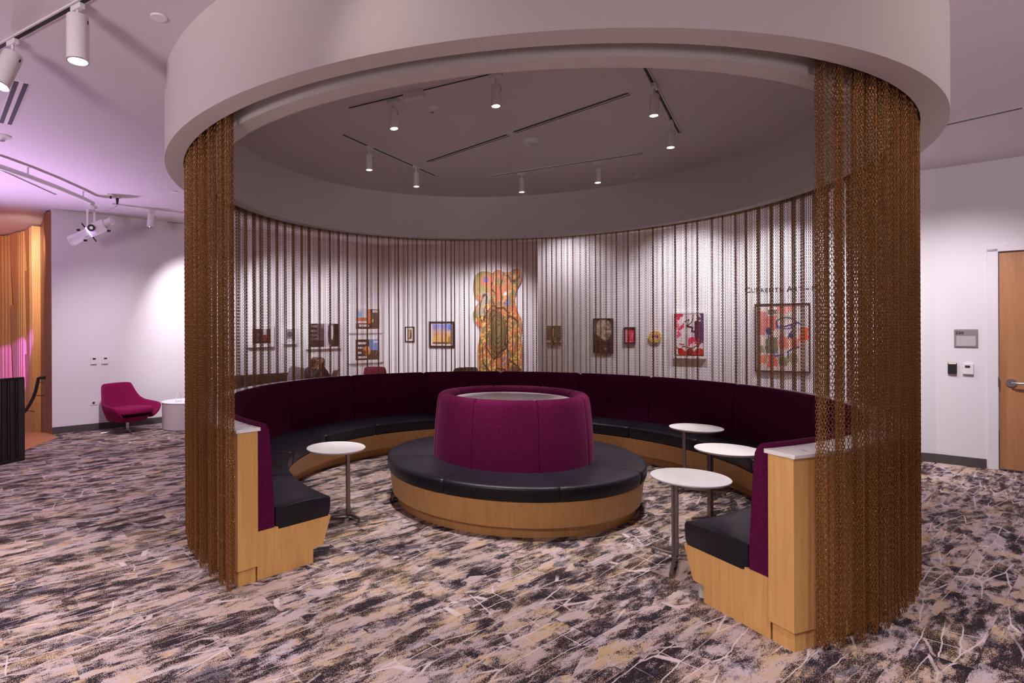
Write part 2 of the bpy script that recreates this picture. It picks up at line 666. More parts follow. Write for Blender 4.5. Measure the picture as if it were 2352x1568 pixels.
def baseboard(name, a, b, L0=0.0, L1=None, h=.105, th=.012):
    a, b = Vector((*a, 0)), Vector((*b, 0))
    d = (b - a).normalized()
    L = (b - a).length if L1 is None else L1
    mtx = Matrix.Translation(a) @ Matrix.Rotation(math.atan2(d.y, d.x), 4, 'Z')
    mb = MB()
    mb.box(((L0 + L) / 2, -th / 2 - .001, h / 2), (L - L0, th, h), mtx, bev=.003)
    return struct(mb.build(name, M['base']))


# floor: slab, carpet planks as parts
fl = MB()
fl.prism([(-5.05, -3.2), (9.2, -3.2), (9.2, 13.6), (-5.6, 13.6), (-5.444, 8.83), (-5.21, 8.61), (-5.04, 7.12)], -.2, -.006)
floor = struct(fl.build('floor', M['base']))
DOOR_A = D(-45.3)


def in_poly(x, y, poly):
    c = False
    j = len(poly) - 1
    for i in range(len(poly)):
        xi, yi = poly[i]
        xj, yj = poly[j]
        if (yi > y) != (yj > y) and x < (xj - xi) * (y - yi) / (yj - yi) + xi:
            c = not c
        j = i
    return c


def clip_poly(poly, clip):
    """Sutherland-Hodgman against a convex clip polygon (counter-clockwise)."""
    out = poly
    for i in range(len(clip)):
        ax, ay = clip[i]
        bx, by = clip[(i + 1) % len(clip)]
        inp, out = out, []
        if not inp:
            break
        side = lambda p: (bx - ax) * (p[1] - ay) - (by - ay) * (p[0] - ax)
        for k in range(len(inp)):
            p, q = inp[k], inp[(k + 1) % len(inp)]
            sp, sq = side(p), side(q)
            if sp >= 0:
                out.append(p)
            if (sp >= 0) != (sq >= 0):
                t = sp / (sp - sq)
                out.append((p[0] + (q[0] - p[0]) * t, p[1] + (q[1] - p[1]) * t))
    return out


# carpeted area, convex pieces are enough: the room boundary seen from inside (counter-clockwise)
CARPET = [(-5.03, -3.0), (8.9, -3.0), (8.9, 4.13), (6.224, 6.775), (2.09, 9.14), (2.95, 12.3), (-0.567, 12.885), (-5.43, 8.83), (-5.205, 8.60), (-5.02, 7.12)]
CA = D(38)
ca, sa = math.cos(CA), math.sin(CA)
TW, TL, GAP = .25, 1.0, .0003
tiles = []
for row in range(-60, 80):
    v0 = row * TW
    off = (row * 0.37) % 1.0
    for k in range(-12, 20):
        u0 = (k + off) * TL
        q = [(u0 + GAP, v0 + GAP), (u0 + TL - GAP, v0 + GAP), (u0 + TL - GAP, v0 + TW - GAP), (u0 + GAP, v0 + TW - GAP)]
        q = [(ca * u - sa * v, sa * u + ca * v) for u, v in q]
        cx_, cy_ = sum(p[0] for p in q) / 4, sum(p[1] for p in q) / 4
        if cy_ < 1.6:
            if cy_ < -3.4 or abs(cx_) > 9.5:
                continue
        inside = [in_poly(p[0], p[1], CARPET) for p in q]
        if not any(inside) and not in_poly(cx_, cy_, CARPET):
            continue
        if not all(inside):
            # clip against every boundary edge that this tile crosses (locally convex corners)
            edges = []
            for i in range(len(CARPET)):
                a, b = CARPET[i], CARPET[(i + 1) % len(CARPET)]
                sd = [(b[0] - a[0]) * (p[1] - a[1]) - (b[1] - a[1]) * (p[0] - a[0]) for p in q]
                # the edge must pass near the tile
                ex, ey = b[0] - a[0], b[1] - a[1]
                tt = max(0, min(1, ((cx_ - a[0]) * ex + (cy_ - a[1]) * ey) / (ex * ex + ey * ey)))
                if math.hypot(a[0] + ex * tt - cx_, a[1] + ey * tt - cy_) < .6 and min(sd) < 0 < max(sd):
                    edges.append((a, b))
            for a, b in edges:
                out = []
                side = lambda p: (b[0] - a[0]) * (p[1] - a[1]) - (b[1] - a[1]) * (p[0] - a[0])
                for i in range(len(q)):
                    p, r = q[i], q[(i + 1) % len(q)]
                    sp, sq = side(p), side(r)
                    if sp >= 0:
                        out.append(p)
                    if (sp >= 0) != (sq >= 0):
                        t = sp / (sp - sq)
                        out.append((p[0] + (r[0] - p[0]) * t, p[1] + (r[1] - p[1]) * t))
                q = out
                if not q:
                    break
            if len(q) < 3:
                continue
        # how large it shows in the picture
        d = max(cy_, .01)
        x = CX + F * cx_ / d
        y = Y0 + F * CAMH / d
        vis = cy_ > 2.2 and -120 < x < 2470 and y < 1700
        rr = math.hypot(cx_ - PC[0], cy_ - PC[1])
        th = (math.degrees(math.atan2(cx_ - PC[0], -(cy_ - PC[1]))) - 18.8) % 360
        if rr < .95 or (2.4 < rr < 2.75 and th < 294):
            vis = False          # under the seats
        if cy_ > 8.3 and cx_ > -3.2:
            vis = False          # behind the bench
        tiles.append((0 if vis else 1, cy_, cx_, q))
tiles.sort(key=lambda t: (t[0], t[1]))
rest = MB()
seeds = []
full_mesh = None
for i, (nv, cy_, cx_, q) in enumerate(tiles):
    if i < 300 and nv == 0:
        mx, my = sum(p[0] for p in q) / len(q), sum(p[1] for p in q) / len(q)
        full = len(q) == 4 and abs(math.dist(q[0], q[1]) - (TL - 2 * GAP)) < 1e-6 and abs(math.dist(q[1], q[2]) - (TW - 2 * GAP)) < 1e-6
        if full and full_mesh:
            o = bpy.data.objects.new('carpet_plank', full_mesh)
            COL.objects.link(o)
        else:
            mb = MB().prism([(p[0] - mx, p[1] - my) for p in q], -.006, 0.0)
            o = mb.build('carpet_plank', M['carpet'])
            if full:
                full_mesh = o.data
        o.location = (mx, my, 0)
        o.parent = floor
    else:
        rest.prism(q, -.006, 0.0)
        seeds += [random.random()] * (len(q) + 2)
ro = rest.build('carpet_planks_far', M['carpet'], floor)
ro['kind'] = 'stuff'
at_ = ro.data.attributes.new('tile_seed', 'FLOAT', 'FACE')
at_.data.foreach_set('value', seeds)

# oak landing at the head of the stair (each board a part)
land = struct(MB().prism([(-5.05, 6.0), (-5.04, 7.12), (-5.21, 8.61), (-5.444, 8.83), (-5.67, 9.0), (-6.6, 9.0), (-6.6, 6.0)], -.2, -.014).build('floor_landing', M['base']))
LANDP = [(-5.052, 6.0), (-5.042, 7.12), (-5.212, 8.612), (-5.446, 8.832), (-5.67, 8.998), (-6.6, 8.998), (-6.6, 6.0)]
for k in range(0, 13):
    x0 = -6.6 + k * .125
    q = clip_poly([p for p in LANDP], [(x0 + .001, 5.9), (x0 + .124, 5.9), (x0 + .124, 9.2), (x0 + .001, 9.2)])
    if len(q) >= 3:
        mx, my = sum(p[0] for p in q) / len(q), sum(p[1] for p in q) / len(q)
        MB().prism([(p[0] - mx, p[1] - my) for p in q], -.014, -.001).build('floor_board', M['plank'], land, loc=(mx, my, 0))

# ceiling
cl = MB()
cl.prism([(-11, -3.2), (9.2, -3.2), (9.2, 13.6), (-11, 13.6)], CZ, CZ + .2)
struct(cl.build('ceiling', M['ceil']))

# walls
wall_slab('wall_left', WL0, WL1, ext=(0, .1))
wall_slab('wall_back', WL1, WD1, ext=(.05, .2))
wall_slab('wall_return', (3.1, 12.5), (2.20, 9.20))
wall_slab('wall_right', WR0, WR1, ext=(0, .02))
DR0, DR1, DRH = .52, 1.44, 2.425
wall_slab('wall_door', WR1, WE1, holes=(DR0 - .055, DR1 + .055, DRH + .05), ext=(.05, 0))
baseboard('baseboard_left', WL0, WL1)
baseboard('baseboard_back', WL1, (3.0, 12.32))
baseboard('baseboard_right', WR0, WR1)
baseboard('baseboard_door', WR1, WE1, 0, DR0 - .10)

# door
dd = Vector((WE1[0] - WR1[0], WE1[1] - WR1[1], 0)).normalized()
da = math.atan2(dd.y, dd.x)
door = struct(MB().box(((DR0 + DR1) / 2, .052, DRH / 2 + .007), (DR1 - DR0 - .006, .045, DRH - .014), bev=.002)
              .build('door_1', M['maple_d'], loc=(WR1[0], WR1[1], 0), rotz=da))
fr = MB()
for xx in (DR0 - .048, DR1 + .048):
    fr.box((xx, .05, (DRH + .04) / 2), (.088, .13, DRH + .04), bev=.004)
fr.box(((DR0 + DR1) / 2, .05, DRH + .045), (DR1 - DR0 + .184, .13, .078), bev=.004)
fr.build('door_frame', M['wall'], door)
hd = empty_part('lever_handle', door)
MB().cyl((DR0 + .095, .030, .975), (DR0 + .095, .014, .975), .044, n=24).build('rose', M['chrome'], hd, 40)
MB().tube([(DR0 + .095, .016, .975), (DR0 + .095, -.03, .975), (DR0 + .115, -.042, .975), (DR0 + .235, -.042, .972)], .0115, 10).build('lever', M['chrome'], hd, 60)
MB().box((DR0 - .003, -.004, .98), (.012, .022, .11)).build('strike_plate', M['steel'], door)
MB().box(((DR0 + DR1) / 2, .05, .004), (DR1 - DR0, .07, .008)).build('threshold', M['chrome'], door)

# canopy drum
can = thing('canopy', 'large round white plaster canopy ring hanging from the ceiling over the curved bench', 'canopy', (PC[0], PC[1], 0))
ZC = 2.871
MB().lathe([(3.041, ZC), (3.041, CZ + .01), (2.9085, CZ + .01), (2.9085, ZC)], 160).build('outer_ring', M['canopy'], can, 35)
MB().lathe([(2.7855, ZC), (2.7855, CZ + .01), (2.6665, CZ + .01), (2.6665, ZC)], 160).build('inner_ring', M['canopy'], can, 35)

# ================================================================== CHAIN CURTAIN
def strand_mesh(ztop, zbot):
    L, Wd, wr, pitch = .0245, .0148, .0019, .0170
    n = int((ztop - zbot) / pitch)
    path = []
    for k in range(10):
        a = 2 * PI * k / 10
        sx, sz = math.cos(a), math.sin(a)
        path.append((sx * (Wd / 2 - wr), 0, (L / 2 - Wd / 2) * (1 if sz > .1 else -1 if sz < -.1 else 0) + sz * (Wd / 2 - wr)))
    vs, fs = [], []
    for i in range(n):
        zc = -(i + .5) * pitch
        rot = Matrix.Rotation((PI / 2 if i % 2 else 0) + .5, 3, 'Z')
        k0 = len(vs)
        for j, p in enumerate(path):
            p = Vector(p)
            tn = (Vector(path[(j + 1) % 10]) - Vector(path[j - 1])).normalized()
            nx = Vector((0, 1, 0))
            ny = tn.cross(nx)
            for q in range(4):
                a = PI / 2 * q + PI / 4
                w = p + nx * (wr * math.cos(a)) + ny * (wr * math.sin(a))
                w = rot @ w
                vs.append((w.x, w.y, w.z + zc))
        for j in range(10):
            for q in range(4):
                w = (q + 1) % 4
                jj = (j + 1) % 10
                fs.append((k0 + j * 4 + q, k0 + jj * 4 + q, k0 + jj * 4 + w, k0 + j * 4 + w))
    me = bpy.data.meshes.new('chain_strand')
    me.from_pydata(vs, [], fs)
    me.materials.append(M['bronze'])
    me.shade_smooth()
    return me


ZTOP = 3.40
strand = bpy.data.objects.new('chain_strand_source', strand_mesh(ZTOP, .02))
# pleated path of the curtain, then equal steps along it
R_OUT, R_IN = 2.903, 2.836
path = []
a0, a1 = D(20.75), D(315.2)
rng = random.Random(3)
t_ = a0
pol_ = lambda r, t: (r * math.sin(t), -r * math.cos(t))
while t_ < a1:
    w_ = D(3.0) * rng.uniform(.84, 1.16)        # one flat panel, then a tight pinch standing outwards
    t2 = min(t_ + w_, a1)
    r_o = R_OUT + rng.uniform(-.012, .004)
    pw = D(.66) * rng.uniform(.75, 1.25)
    for j in range(13):
        q_ = t_ + (t2 - pw * 2 - t_) * j / 12
        path.append(pol_(R_IN + (r_o - .012 - R_IN) * abs(j / 6 - 1) ** 7, q_))
    path.append(pol_(r_o - .006, t2 - pw * 1.5))
    path.append(pol_(r_o, t2 - pw))
    path.append(pol_(r_o - .006, t2 - pw * .5))
    t_ = t2
pts = []
step, acc = .0172, 0.0
for i in range(len(path) - 1):
    p, q = path[i], path[i + 1]
    L = math.dist(p, q)
    s_ = acc
    while s_ < L:
        f_ = s_ / L
        pts.append((p[0] + (q[0] - p[0]) * f_ + rng.uniform(-.0012, .0012), p[1] + (q[1] - p[1]) * f_ + rng.uniform(-.0012, .0012)))
        s_ += step
    acc = s_ - L
tr = MB().lathe([(2.80, ZTOP), (2.90, ZTOP), (2.90, ZTOP + .045), (2.80, ZTOP + .045)], 150, a0 + .012, a1 - .012)
cm = tr.mesh('chain_curtain', M['dark'], 35)
nv = len(cm.vertices)
cm.vertices.add(len(pts))
for i, p in enumerate(pts):
    cm.vertices[nv + i].co = (p[0], p[1], ZTOP)
hang = cm.attributes.new('hang', 'BOOLEAN', 'POINT')
hang.data.foreach_set('value', [False] * nv + [True] * len(pts))
cm.materials.append(M['bronze'])
angs = [0.0] * nv
for p in pts:
    angs.append(math.atan2(p[1], p[0]) + rng.gauss(0, .16))
cm.attributes.new('turn', 'FLOAT', 'POINT').data.foreach_set('value', angs)
curtain = bpy.data.objects.new('chain_curtain', cm)
COL.objects.link(curtain)
curtain.location = (PC[0], PC[1], 0)
tag(curtain, 'pleated curtain of bronze metal chains hanging from the round canopy around the bench', 'chain curtain')
curtain['kind'] = 'stuff'
ng = bpy.data.node_groups.new('hang_chains', 'GeometryNodeTree')
ng.interface.new_socket('Geometry', in_out='INPUT', socket_type='NodeSocketGeometry')
ng.interface.new_socket('Geometry', in_out='OUTPUT', socket_type='NodeSocketGeometry')
N = ng.nodes
gi, go_ = N.new('NodeGroupInput'), N.new('NodeGroupOutput')
sep = N.new('GeometryNodeSeparateGeometry')
sep.domain = 'POINT'
na = N.new('GeometryNodeInputNamedAttribute')
na.data_type = 'BOOLEAN'
na.inputs['Name'].default_value = 'hang'
oi = N.new('GeometryNodeObjectInfo')
oi.inputs['Object'].default_value = strand
iop = N.new('GeometryNodeInstanceOnPoints')
rv = N.new('GeometryNodeInputNamedAttribute')
rv.data_type = 'FLOAT'
rv.inputs['Name'].default_value = 'turn'
cx3 = N.new('ShaderNodeCombineXYZ')
jn = N.new('GeometryNodeJoinGeometry')
Lk = ng.links.new
Lk(gi.outputs[0], sep.inputs['Geometry'])
Lk(na.outputs[0], sep.inputs['Selection'])
Lk(sep.outputs['Selection'], iop.inputs['Points'])
Lk(oi.outputs['Geometry'], iop.inputs['Instance'])
Lk(rv.outputs[0], cx3.inputs[2])
Lk(cx3.outputs[0], iop.inputs['Rotation'])
Lk(iop.outputs[0], jn.inputs[0])
Lk(sep.outputs['Inverted'], jn.inputs[0])
Lk(jn.outputs[0], go_.inputs[0])
mod = curtain.modifiers.new('chains', 'NODES')
mod.node_group = ng
print('chains', len(pts), 'tris per chain', len(strand.data.polygons) * 2)

# ================================================================== CURVED BENCH
bench = thing('curved_bench', 'long curved banquette bench with black seats, magenta backs and maple base inside the chain curtain', 'bench', (PC[0], PC[1], 0))
NB = 110
base_prof = [(2.10, .292), (2.172, .097), (2.25, .097), (2.25, 0), (2.672, 0), (2.672, .31), (2.52, .31), (2.52, .292)]
MB().lathe(base_prof, NB, A_START, A_END).build('base', M['maple'], bench, 30)
pony = MB().lathe([(2.682, .10), (2.682, 0), (2.80, 0), (2.80, .10)], NB, A_START + .0006, A_END - .0006).build('ledge_wall_plinth', M['maple'], bench, 30)
MB().lathe([(2.674, .10), (2.812, .10), (2.812, .955), (2.674, .955)], NB, A_START - .006, A_END + .006).build('ledge_wall', M['maple'], bench, 30)
MB().lathe([(2.658, .956), (2.822, .956), (2.824, .960), (2.824, .974), (2.822, .977), (2.658, .977)], NB, A_START - .009, A_END + .009).build('marble_ledge', M['marble'], bench, 30)
seams = [313.02, 294, 269.6, 245, 221, 197, 173, 149.5, 129.4, 105, 80, 57, 38, 18.80]
GS = .0018


def cushion_arc(prof, b0, b1, n, name, mat, parent, puff, grow=None):
    """cushion swept along an arc; its two ends are drawn in like a stitched seam"""
    k = len(prof)
    rc = sum(p[0] for p in prof) / k
    zc = sum(p[1] for p in prof) / k
    vs, fs = [], []
    ts = [0, .012, .03] + [.03 + .94 * j / n for j in range(1, n)] + [.97, .988, 1]
    for t in ts:
        e = min(t, 1 - t)
        s_ = 1 - puff * (1 - min(1, e / .03)) ** 2
        a = b0 + (b1 - b0) * t
        for r, z in prof:
            r2, z2 = rc + (r - rc) * s_, zc + (z - zc) * (s_ if z > zc else 1)
            vs.append((r2 * math.sin(a), -r2 * math.cos(a), z2))
    m = len(ts)
    for i in range(m - 1):
        for q in range(k):
            w = (q + 1) % k
            fs.append((i * k + q, (i + 1) * k + q, (i + 1) * k + w, i * k + w))
    fs.append(tuple(range(k)))
    fs.append(tuple((m - 1) * k + q for q in reversed(range(k))))
    return MB().add(vs, fs).build(name, mat, parent, 50)


seat_prof = [(2.112, .293), (2.097, .31), (2.090, .36), (2.089, .405), (2.095, .419), (2.110, .425), (2.14, .429), (2.25, .438), (2.40, .441), (2.538, .436), (2.538, .312), (2.515, .312), (2.515, .293)]
back_prof = [(2.541, .313), (2.538, .40), (2.556, .70), (2.572, .90), (2.578, .955), (2.590, .982), (2.612, .994), (2.638, .994), (2.656, .985), (2.668, .965), (2.669, .93), (2.669, .313)]
for i in range(len(seams) - 1):
    b1, b0 = D(seams[i]) - GS, D(seams[i + 1]) + GS
    cushion_arc(seat_prof, b0, b1, 10, 'seat_cushion', M['leather'], bench, .10)
    cushion_arc(back_prof, b0, b1, 10, 'back_cushion', M['magenta_d'], bench, .10)

# ================================================================== ROUND ISLAND SEAT
isl = thing('island_seat', 'round island seat with magenta drum back and black cushions in the middle of the lounge', 'seat', (PC[0], PC[1], 0))
MB().lathe([(0, .088), (1.140, .088), (1.164, .288), (1.155, .292), (0, .292)], 110).build('base', M['maple'], isl, 30)
MB().lathe([(0, 0), (1.092, 0), (1.092, .089), (0, .089)], 110).build('toe_kick', M['maple'], isl, 30)
iprof = [(1.158, .293), (1.176, .300), (1.185, .340), (1.186, .382), (1.180, .399), (1.162, .408), (1.12, .412), (1.0, .417), (.80, .414), (.742, .408), (.70, .400), (.70, .293)]
drum_prof = [(.744, .405), (.741, .55), (.729, .72), (.714, .88), (.704, .94), (.694, .970), (.672, .988), (.640, .993), (.606, .988), (.580, .972), (.568, .945), (.564, .90), (.564, .405)]
for k in range(8):
    b0 = D(7.3 + 45 * k)
    cushion_arc(iprof, b0 + .002, b0 + D(45) - .002, 12, 'seat_cushion', M['leather'], isl, .06)
    cushion_arc(drum_prof, b0 + .003, b0 + D(45) - .003, 12, 'back_cushion', M['magenta'], isl, .10)
MB().lathe([(0, .90), (.563, .90), (.563, .93), (.560, .932), (0, .932)], 96).build('table_top', M['white'], isl, 40)

# ================================================================== SIDE TABLES
def side_table():
    t = thing('side_table', '', 'table', (0, 0, 0), 0, 'small round side tables in the lounge')
    # local: post at the origin, long leg and table centre along +x
    off = 0.0
    mb = MB().lathe([(0, .588), (.215, .588), (.235, .592), (.2445, .600), (.2455, .606), (.243, .609), (0, .609)], 56, mat=Matrix.Translation((off, 0, 0)))
    mb.build('table_top', M['white'], t, 35)
    MB().lathe([(0, .578), (.19, .578), (.222, .590), (0, .590)], 48, mat=Matrix.Translation((off, 0, 0))).build('under_tray', M['steel'], t, 35)
    p = MB()
    p.box((0, -.013, .30), (.030, .017, .57), bev=.003)
    p.box((0, .013, .30), (.030, .017, .57), bev=.003)
    p.box((0, 0, .30), (.016, .012, .57))
    p.build('post', M['steel'], t)
    for (dx, dy, L) in ((1, 0, .36), (-.35, .94, .17), (-.35, -.94, .17)):
        n = math.hypot(dx, dy)
        dx, dy = dx / n, dy / n
        lg = MB()
        a = math.atan2(dy, dx)
        lg.box((dx * L / 2, dy * L / 2, .030), (L, .020, .016), rz=a, bev=.002)
        leg = lg.build('leg', M['steel'], t)
        MB().cyl((dx * (L - .012), dy * (L - .012), 0), (dx * (L - .012), dy * (L - .012), .036), .012, n=12).build('foot', M['steel'], leg, 40)
    return t


st = side_table()
# post foot, centre of the top, direction of the long leg (degrees)
SPOTS = [((-.505, 4.89), (-.597, 4.83), 200, 'white round side table beside the left end of the bench'),
         ((1.850, 3.985), (1.88, 3.83), 241, 'white round side table nearest the right end of the bench, front one of three'),
         ((2.505, 4.765), (2.61, 4.695), 300, 'white round side table between two others, partly behind the right bench back'),
         ((2.705, 5.63), (2.868, 5.72), -28, 'white round side table furthest back of the three at the right')]
for i, (p, c, leg_a, lab) in enumerate(SPOTS):
    a = D(leg_a)
    o = st
    if i:
        o = dup(st, (p[0], p[1], 0), a, lab)
    o.location = (p[0], p[1], 0)
    o.rotation_euler = (0, 0, a)
    o['label'] = lab
    dx, dy = c[0] - p[0], c[1] - p[1]
    for ch in o.children:
        if ch.name.startswith(('table_top', 'under_tray')):
            ch.location = (dx * math.cos(a) + dy * math.sin(a), -dx * math.sin(a) + dy * math.cos(a), 0)

# folded scrap of board under the right bench end
sp = MB()
w0 = atz(1606, 1372, 0)
sp.add([(0, 0, 0), (.045, -.03, 0), (.05, .03, .0), (.012, .02, .055), (0.003, 0.004, 0), (.047, -.026, .0), (.052, .034, 0), (.015, .024, .055)],
       [(0, 1, 3), (1, 2, 3), (4, 7, 5), (5, 7, 6), (0, 3, 7, 4), (0, 4, 5, 1), (1, 5, 6, 2), (2, 6, 7, 3)])
o = sp.build('board_scrap', M['paper'], loc=(w0.x, w0.y, .001))
tag(o, 'small folded scrap of pale board on the carpet under the right bench end', 'scrap')

# ================================================================== TRACK LIGHTS
LAMP_R = .034


def spot_head(label, top, tilt=(0, 0), r=.034, L=.155, stem=.075, light=None, glow='lampglow', group='track spotlights under the canopy', hang=.0):
    """top: point on the ceiling; tilt: (dx, dy) of the beam per metre down"""
    t = thing('track_spotlight', label, 'spotlight', top, 0, group)
    MB().box((0, 0, -.028), (.10, .034, .03), rz=hang, bev=.004).build('track_adapter', M['whitem'], t)
    MB().cyl((0, 0, -.04), (0, 0, -.03 - stem), .008, n=10).build('stem', M['whitem'], t, 60)
    ax = Vector((tilt[0], tilt[1], -1)).normalized()
    p0 = Vector((0, 0, -.03 - stem)) - ax * .012
    rot = Vector((0, 0, -1)).rotation_difference(ax).to_matrix().to_4x4()
    mtx = Matrix.Translation(p0) @ rot
    can_ = MB().lathe([(0, 0), (r * .94, 0), (r, -.006), (r, -L), (r * .88, -L), (r * .86, -L + .022), (0, -L + .022)], 28, mat=mtx).build('can', M['whitem'], t, 35)
    MB().lathe([(r * .90, -L - .001), (r * 1.015, -L - .001), (r * 1.015, -L + .004), (r * .90, -L + .004)], 28, mat=mtx).build('rim', M['chrome'], can_, 35)
    MB().lathe([(0, -L + .019), (r * .80, -L + .019), (r * .80, -L + .013), (0, -L + .010)], 24, mat=mtx).build('lens', M[glow], t, 35)
    MB().box((r * .9, .0, -.035), (.012, .012, .022), mtx).build('lock_knob', M['black'], t)
    if light:
        e, ang = light
        pos = Vector(top) + p0 + ax * (L + .012)
        tgt = pos + ax
        lamp_spot('lamp_beam', pos, tgt, e, ang, .55, (1, .93, .91), .02)
    return t


INNER = [((-.104, 4.636), (.05, -.02), 'canopy spotlight glowing brightest at the front left, beside the junction box'),
         ((.651, 4.171), (.0, 0), 'canopy spotlight hanging at the front centre just under the canopy edge'),
         ((1.883, 4.367), (-.02, .02), 'canopy spotlight nearer the front on the right hand track'),
         ((2.366, 5.146), (-.03, .0), 'canopy spotlight at the rear end of the right hand track'),
         ((-.375, 5.836), (.0, 0), 'canopy spotlight at the front end of the left track'),
         ((.113, 6.525), (.0, 0), 'canopy spotlight at the rear end of the left track'),
         ((1.364, 6.813), (.0, 0), 'canopy spotlight at the left end of the rear track'),
         ((2.122, 6.382), (.0, 0), 'canopy spotlight at the right end of the rear track')]
TANG = {0: D(-31.5), 1: D(-31.5), 2: D(57), 3: D(57), 4: D(57), 5: D(57), 6: D(-31.5), 7: D(-31.5)}
for i, (p, tl, lab) in enumerate(INNER):
    spot_head(lab, (p[0], p[1], CZ), tl, light=(185, 50), hang=TANG[i])


def track(label, a, b, w=.036, box=None):
    a, b = Vector((*a, CZ)), Vector((*b, CZ))
    L = (b - a).length
    t = thing('lighting_track', label, 'track', (a + b) / 2, math.atan2(b.y - a.y, b.x - a.x), 'lighting tracks in the canopy ceiling')
    MB().box((0, 0, -.003), (L, w, .008)).box((0, w / 2, -.005), (L, .004, .012)).box((0, -w / 2, -.005), (L, .004, .012)).build('rail', M['whitem'], t)
    MB().box((0, 0, -.0078), (L - .01, w * .55, .0024)).build('slot', M['dark'], t)
    if box is not None:
        MB().box((box, .0, -.03), (.17, .05, .055), bev=.004).build('junction_box', M['whitem'], t)
    return t


track('long lighting track on the front left of the canopy ceiling, carrying the junction box', (-.484, 4.824), (.90, 4.02), box=-.17)
track('lighting track running back on the right side of the canopy ceiling', (1.55, 3.87), (2.598, 5.48))
track('lighting track on the left side of the canopy ceiling', (-.604, 5.481), (.352, 6.973))
track('lighting track across the rear of the canopy ceiling', (1.002, 7.022), (2.514, 6.103))


def slot_diffuser(label, a, b, group, w=.05, two=True, z=CZ, twin=False):
    a, b = Vector((a[0], a[1], z)), Vector((b[0], b[1], z))
    L = (b - a).length
    t = thing('slot_diffuser', label, 'air vent', (a + b) / 2, math.atan2(b.y - a.y, b.x - a.x), group)
    MB().box((0, 0, -.002), (L, w, .006)).build('frame', M['whitem'], t)
    if twin:
        MB().box((0, w * .29, -.0055), (L - .01, w * .30, .003)).build('slot', M['dark'], t)
        MB().box((0, -w * .29, -.0055), (L - .01, w * .30, .003)).build('slot', M['dark'], t)
    elif two:
        MB().box((0, w * .30, -.0055), (L - .02, w * .13, .003)).build('slot', M['dark'], t)
        MB().box((0, -w * .25, -.0055), (L - .02, w * .36, .003)).build('slot', M['dark'], t)
    else:
        MB().box((0, 0, -.0055), (L - .01, w * .5, .003)).build('slot', M['dark'], t)
    return t


slot_diffuser('linear slot vent in the canopy ceiling, rear left half', (.237, 6.407), (.985, 5.515), 'linear slot vents in the canopy ceiling', .075)
slot_diffuser('linear slot vent in the canopy ceiling, front right half', (1.02, 5.455), (1.773, 4.551), 'linear slot vents in the canopy ceiling', .075)


def detector(label, p, r=.055, strobe=False, z=CZ):
    t = thing('smoke_detector', label, 'detector', (p[0], p[1], z))
    if strobe:
        MB().lathe([(0, 0), (.085, 0), (.085, -.022), (.078, -.032), (.055, -.045), (0, -.045)], 32).build('body', M['plastic'], t, 35)
        MB().box((.03, -.025, -.055), (.06, .035, .03), bev=.004).build('strobe_lens', M['gold'], t)
    else:
        MB().lathe([(0, 0), (r, 0), (r, -.010), (r * .82, -.020), (r * .45, -.032), (r * .3, -.045), (0, -.047)], 32).build('body', M['plastic'], t, 40)
        MB().cyl((0, 0, -.046), (0, 0, -.052), r * .26, n=14).build('sensor', M['sign'], t)
    return t


detector('round white smoke detector between the front tracks of the canopy ceiling', (.22, 4.822))
detector('white fire alarm with a clear strobe lens near the centre of the canopy ceiling', (1.226, 5.693), strobe=True)


def cap_disc(label, p, r=.05):
    t = tag(MB().lathe([(0, 0), (r, 0), (r, -.006), (r * .93, -.010), (0, -.010)], 32).build('sprinkler_cap', M['plastic'], None, 40, (p[0], p[1], CZ - .001)), label, 'sprinkler cap')
    return t


cap_disc('flat round sprinkler cap at the rear right of the canopy ceiling', (2.828, 7.048), .045)
cap_disc('flat round sprinkler cap on the ceiling left of the canopy, near the big spotlights', (-1.466, 3.416), .047)
cap_disc('flat round sprinkler cap on the ceiling beside the left edge of the chain curtain', (-3.129, 7.761), .05)

# big heads outside, top left of the picture
BIGT = thing('lighting_track', 'lighting track with a dark slot carrying the two big spotlights at the left', 'track', (-2.2, 3.48, CZ), D(-31.8))
MB().box((0, 0, -.004), (2.2, .045, .010)).build('rail', M['whitem'], BIGT)
MB().box((0, 0, -.0100), (2.18, .024, .004)).build('slot', M['dark'], BIGT)
spot_head('large white spotlight pointing straight down, right one of two at the left ceiling', (-1.862, 3.27, CZ), (0, 0), r=.058, L=.255, stem=.06, light=(70, 80), glow='lampglow2', group='large spotlights at the left', hang=D(-31.8))
spot_head('large white spotlight tilted toward the left edge, left one of two', (-2.502, 3.665, CZ), (-.22, -.30), r=.058, L=.235, stem=.085, light=(70, 80), glow='lampglow2', group='large spotlights at the left', hang=D(-31.8))
slot_diffuser('twin slot air vent on the left ceiling beyond the large spotlights', (-2.874, 4.305), (-3.597, 5.170), 'linear slot vents on the outer ceiling', .105, twin=True)
slot_diffuser('single dark slot vent on the right ceiling beyond the canopy', (4.60, 5.83), (5.236, 4.881), 'linear slot vents on the outer ceiling', .05)
slot_diffuser('thin dark ceiling slot along the curved white pipe at the far left', (-4.64, 6.2), (-4.80, 7.885), 'linear slot vents on the outer ceiling', .04, False)
slot_diffuser('thin dark ceiling slot near the left wall beside the curtain', (-4.112, 10.006 - .1), (-3.60, 10.26), 'linear slot vents on the outer ceiling', .04, False)
detector('round white smoke detector at the left edge of the ceiling', (-3.862, 5.506), .075)

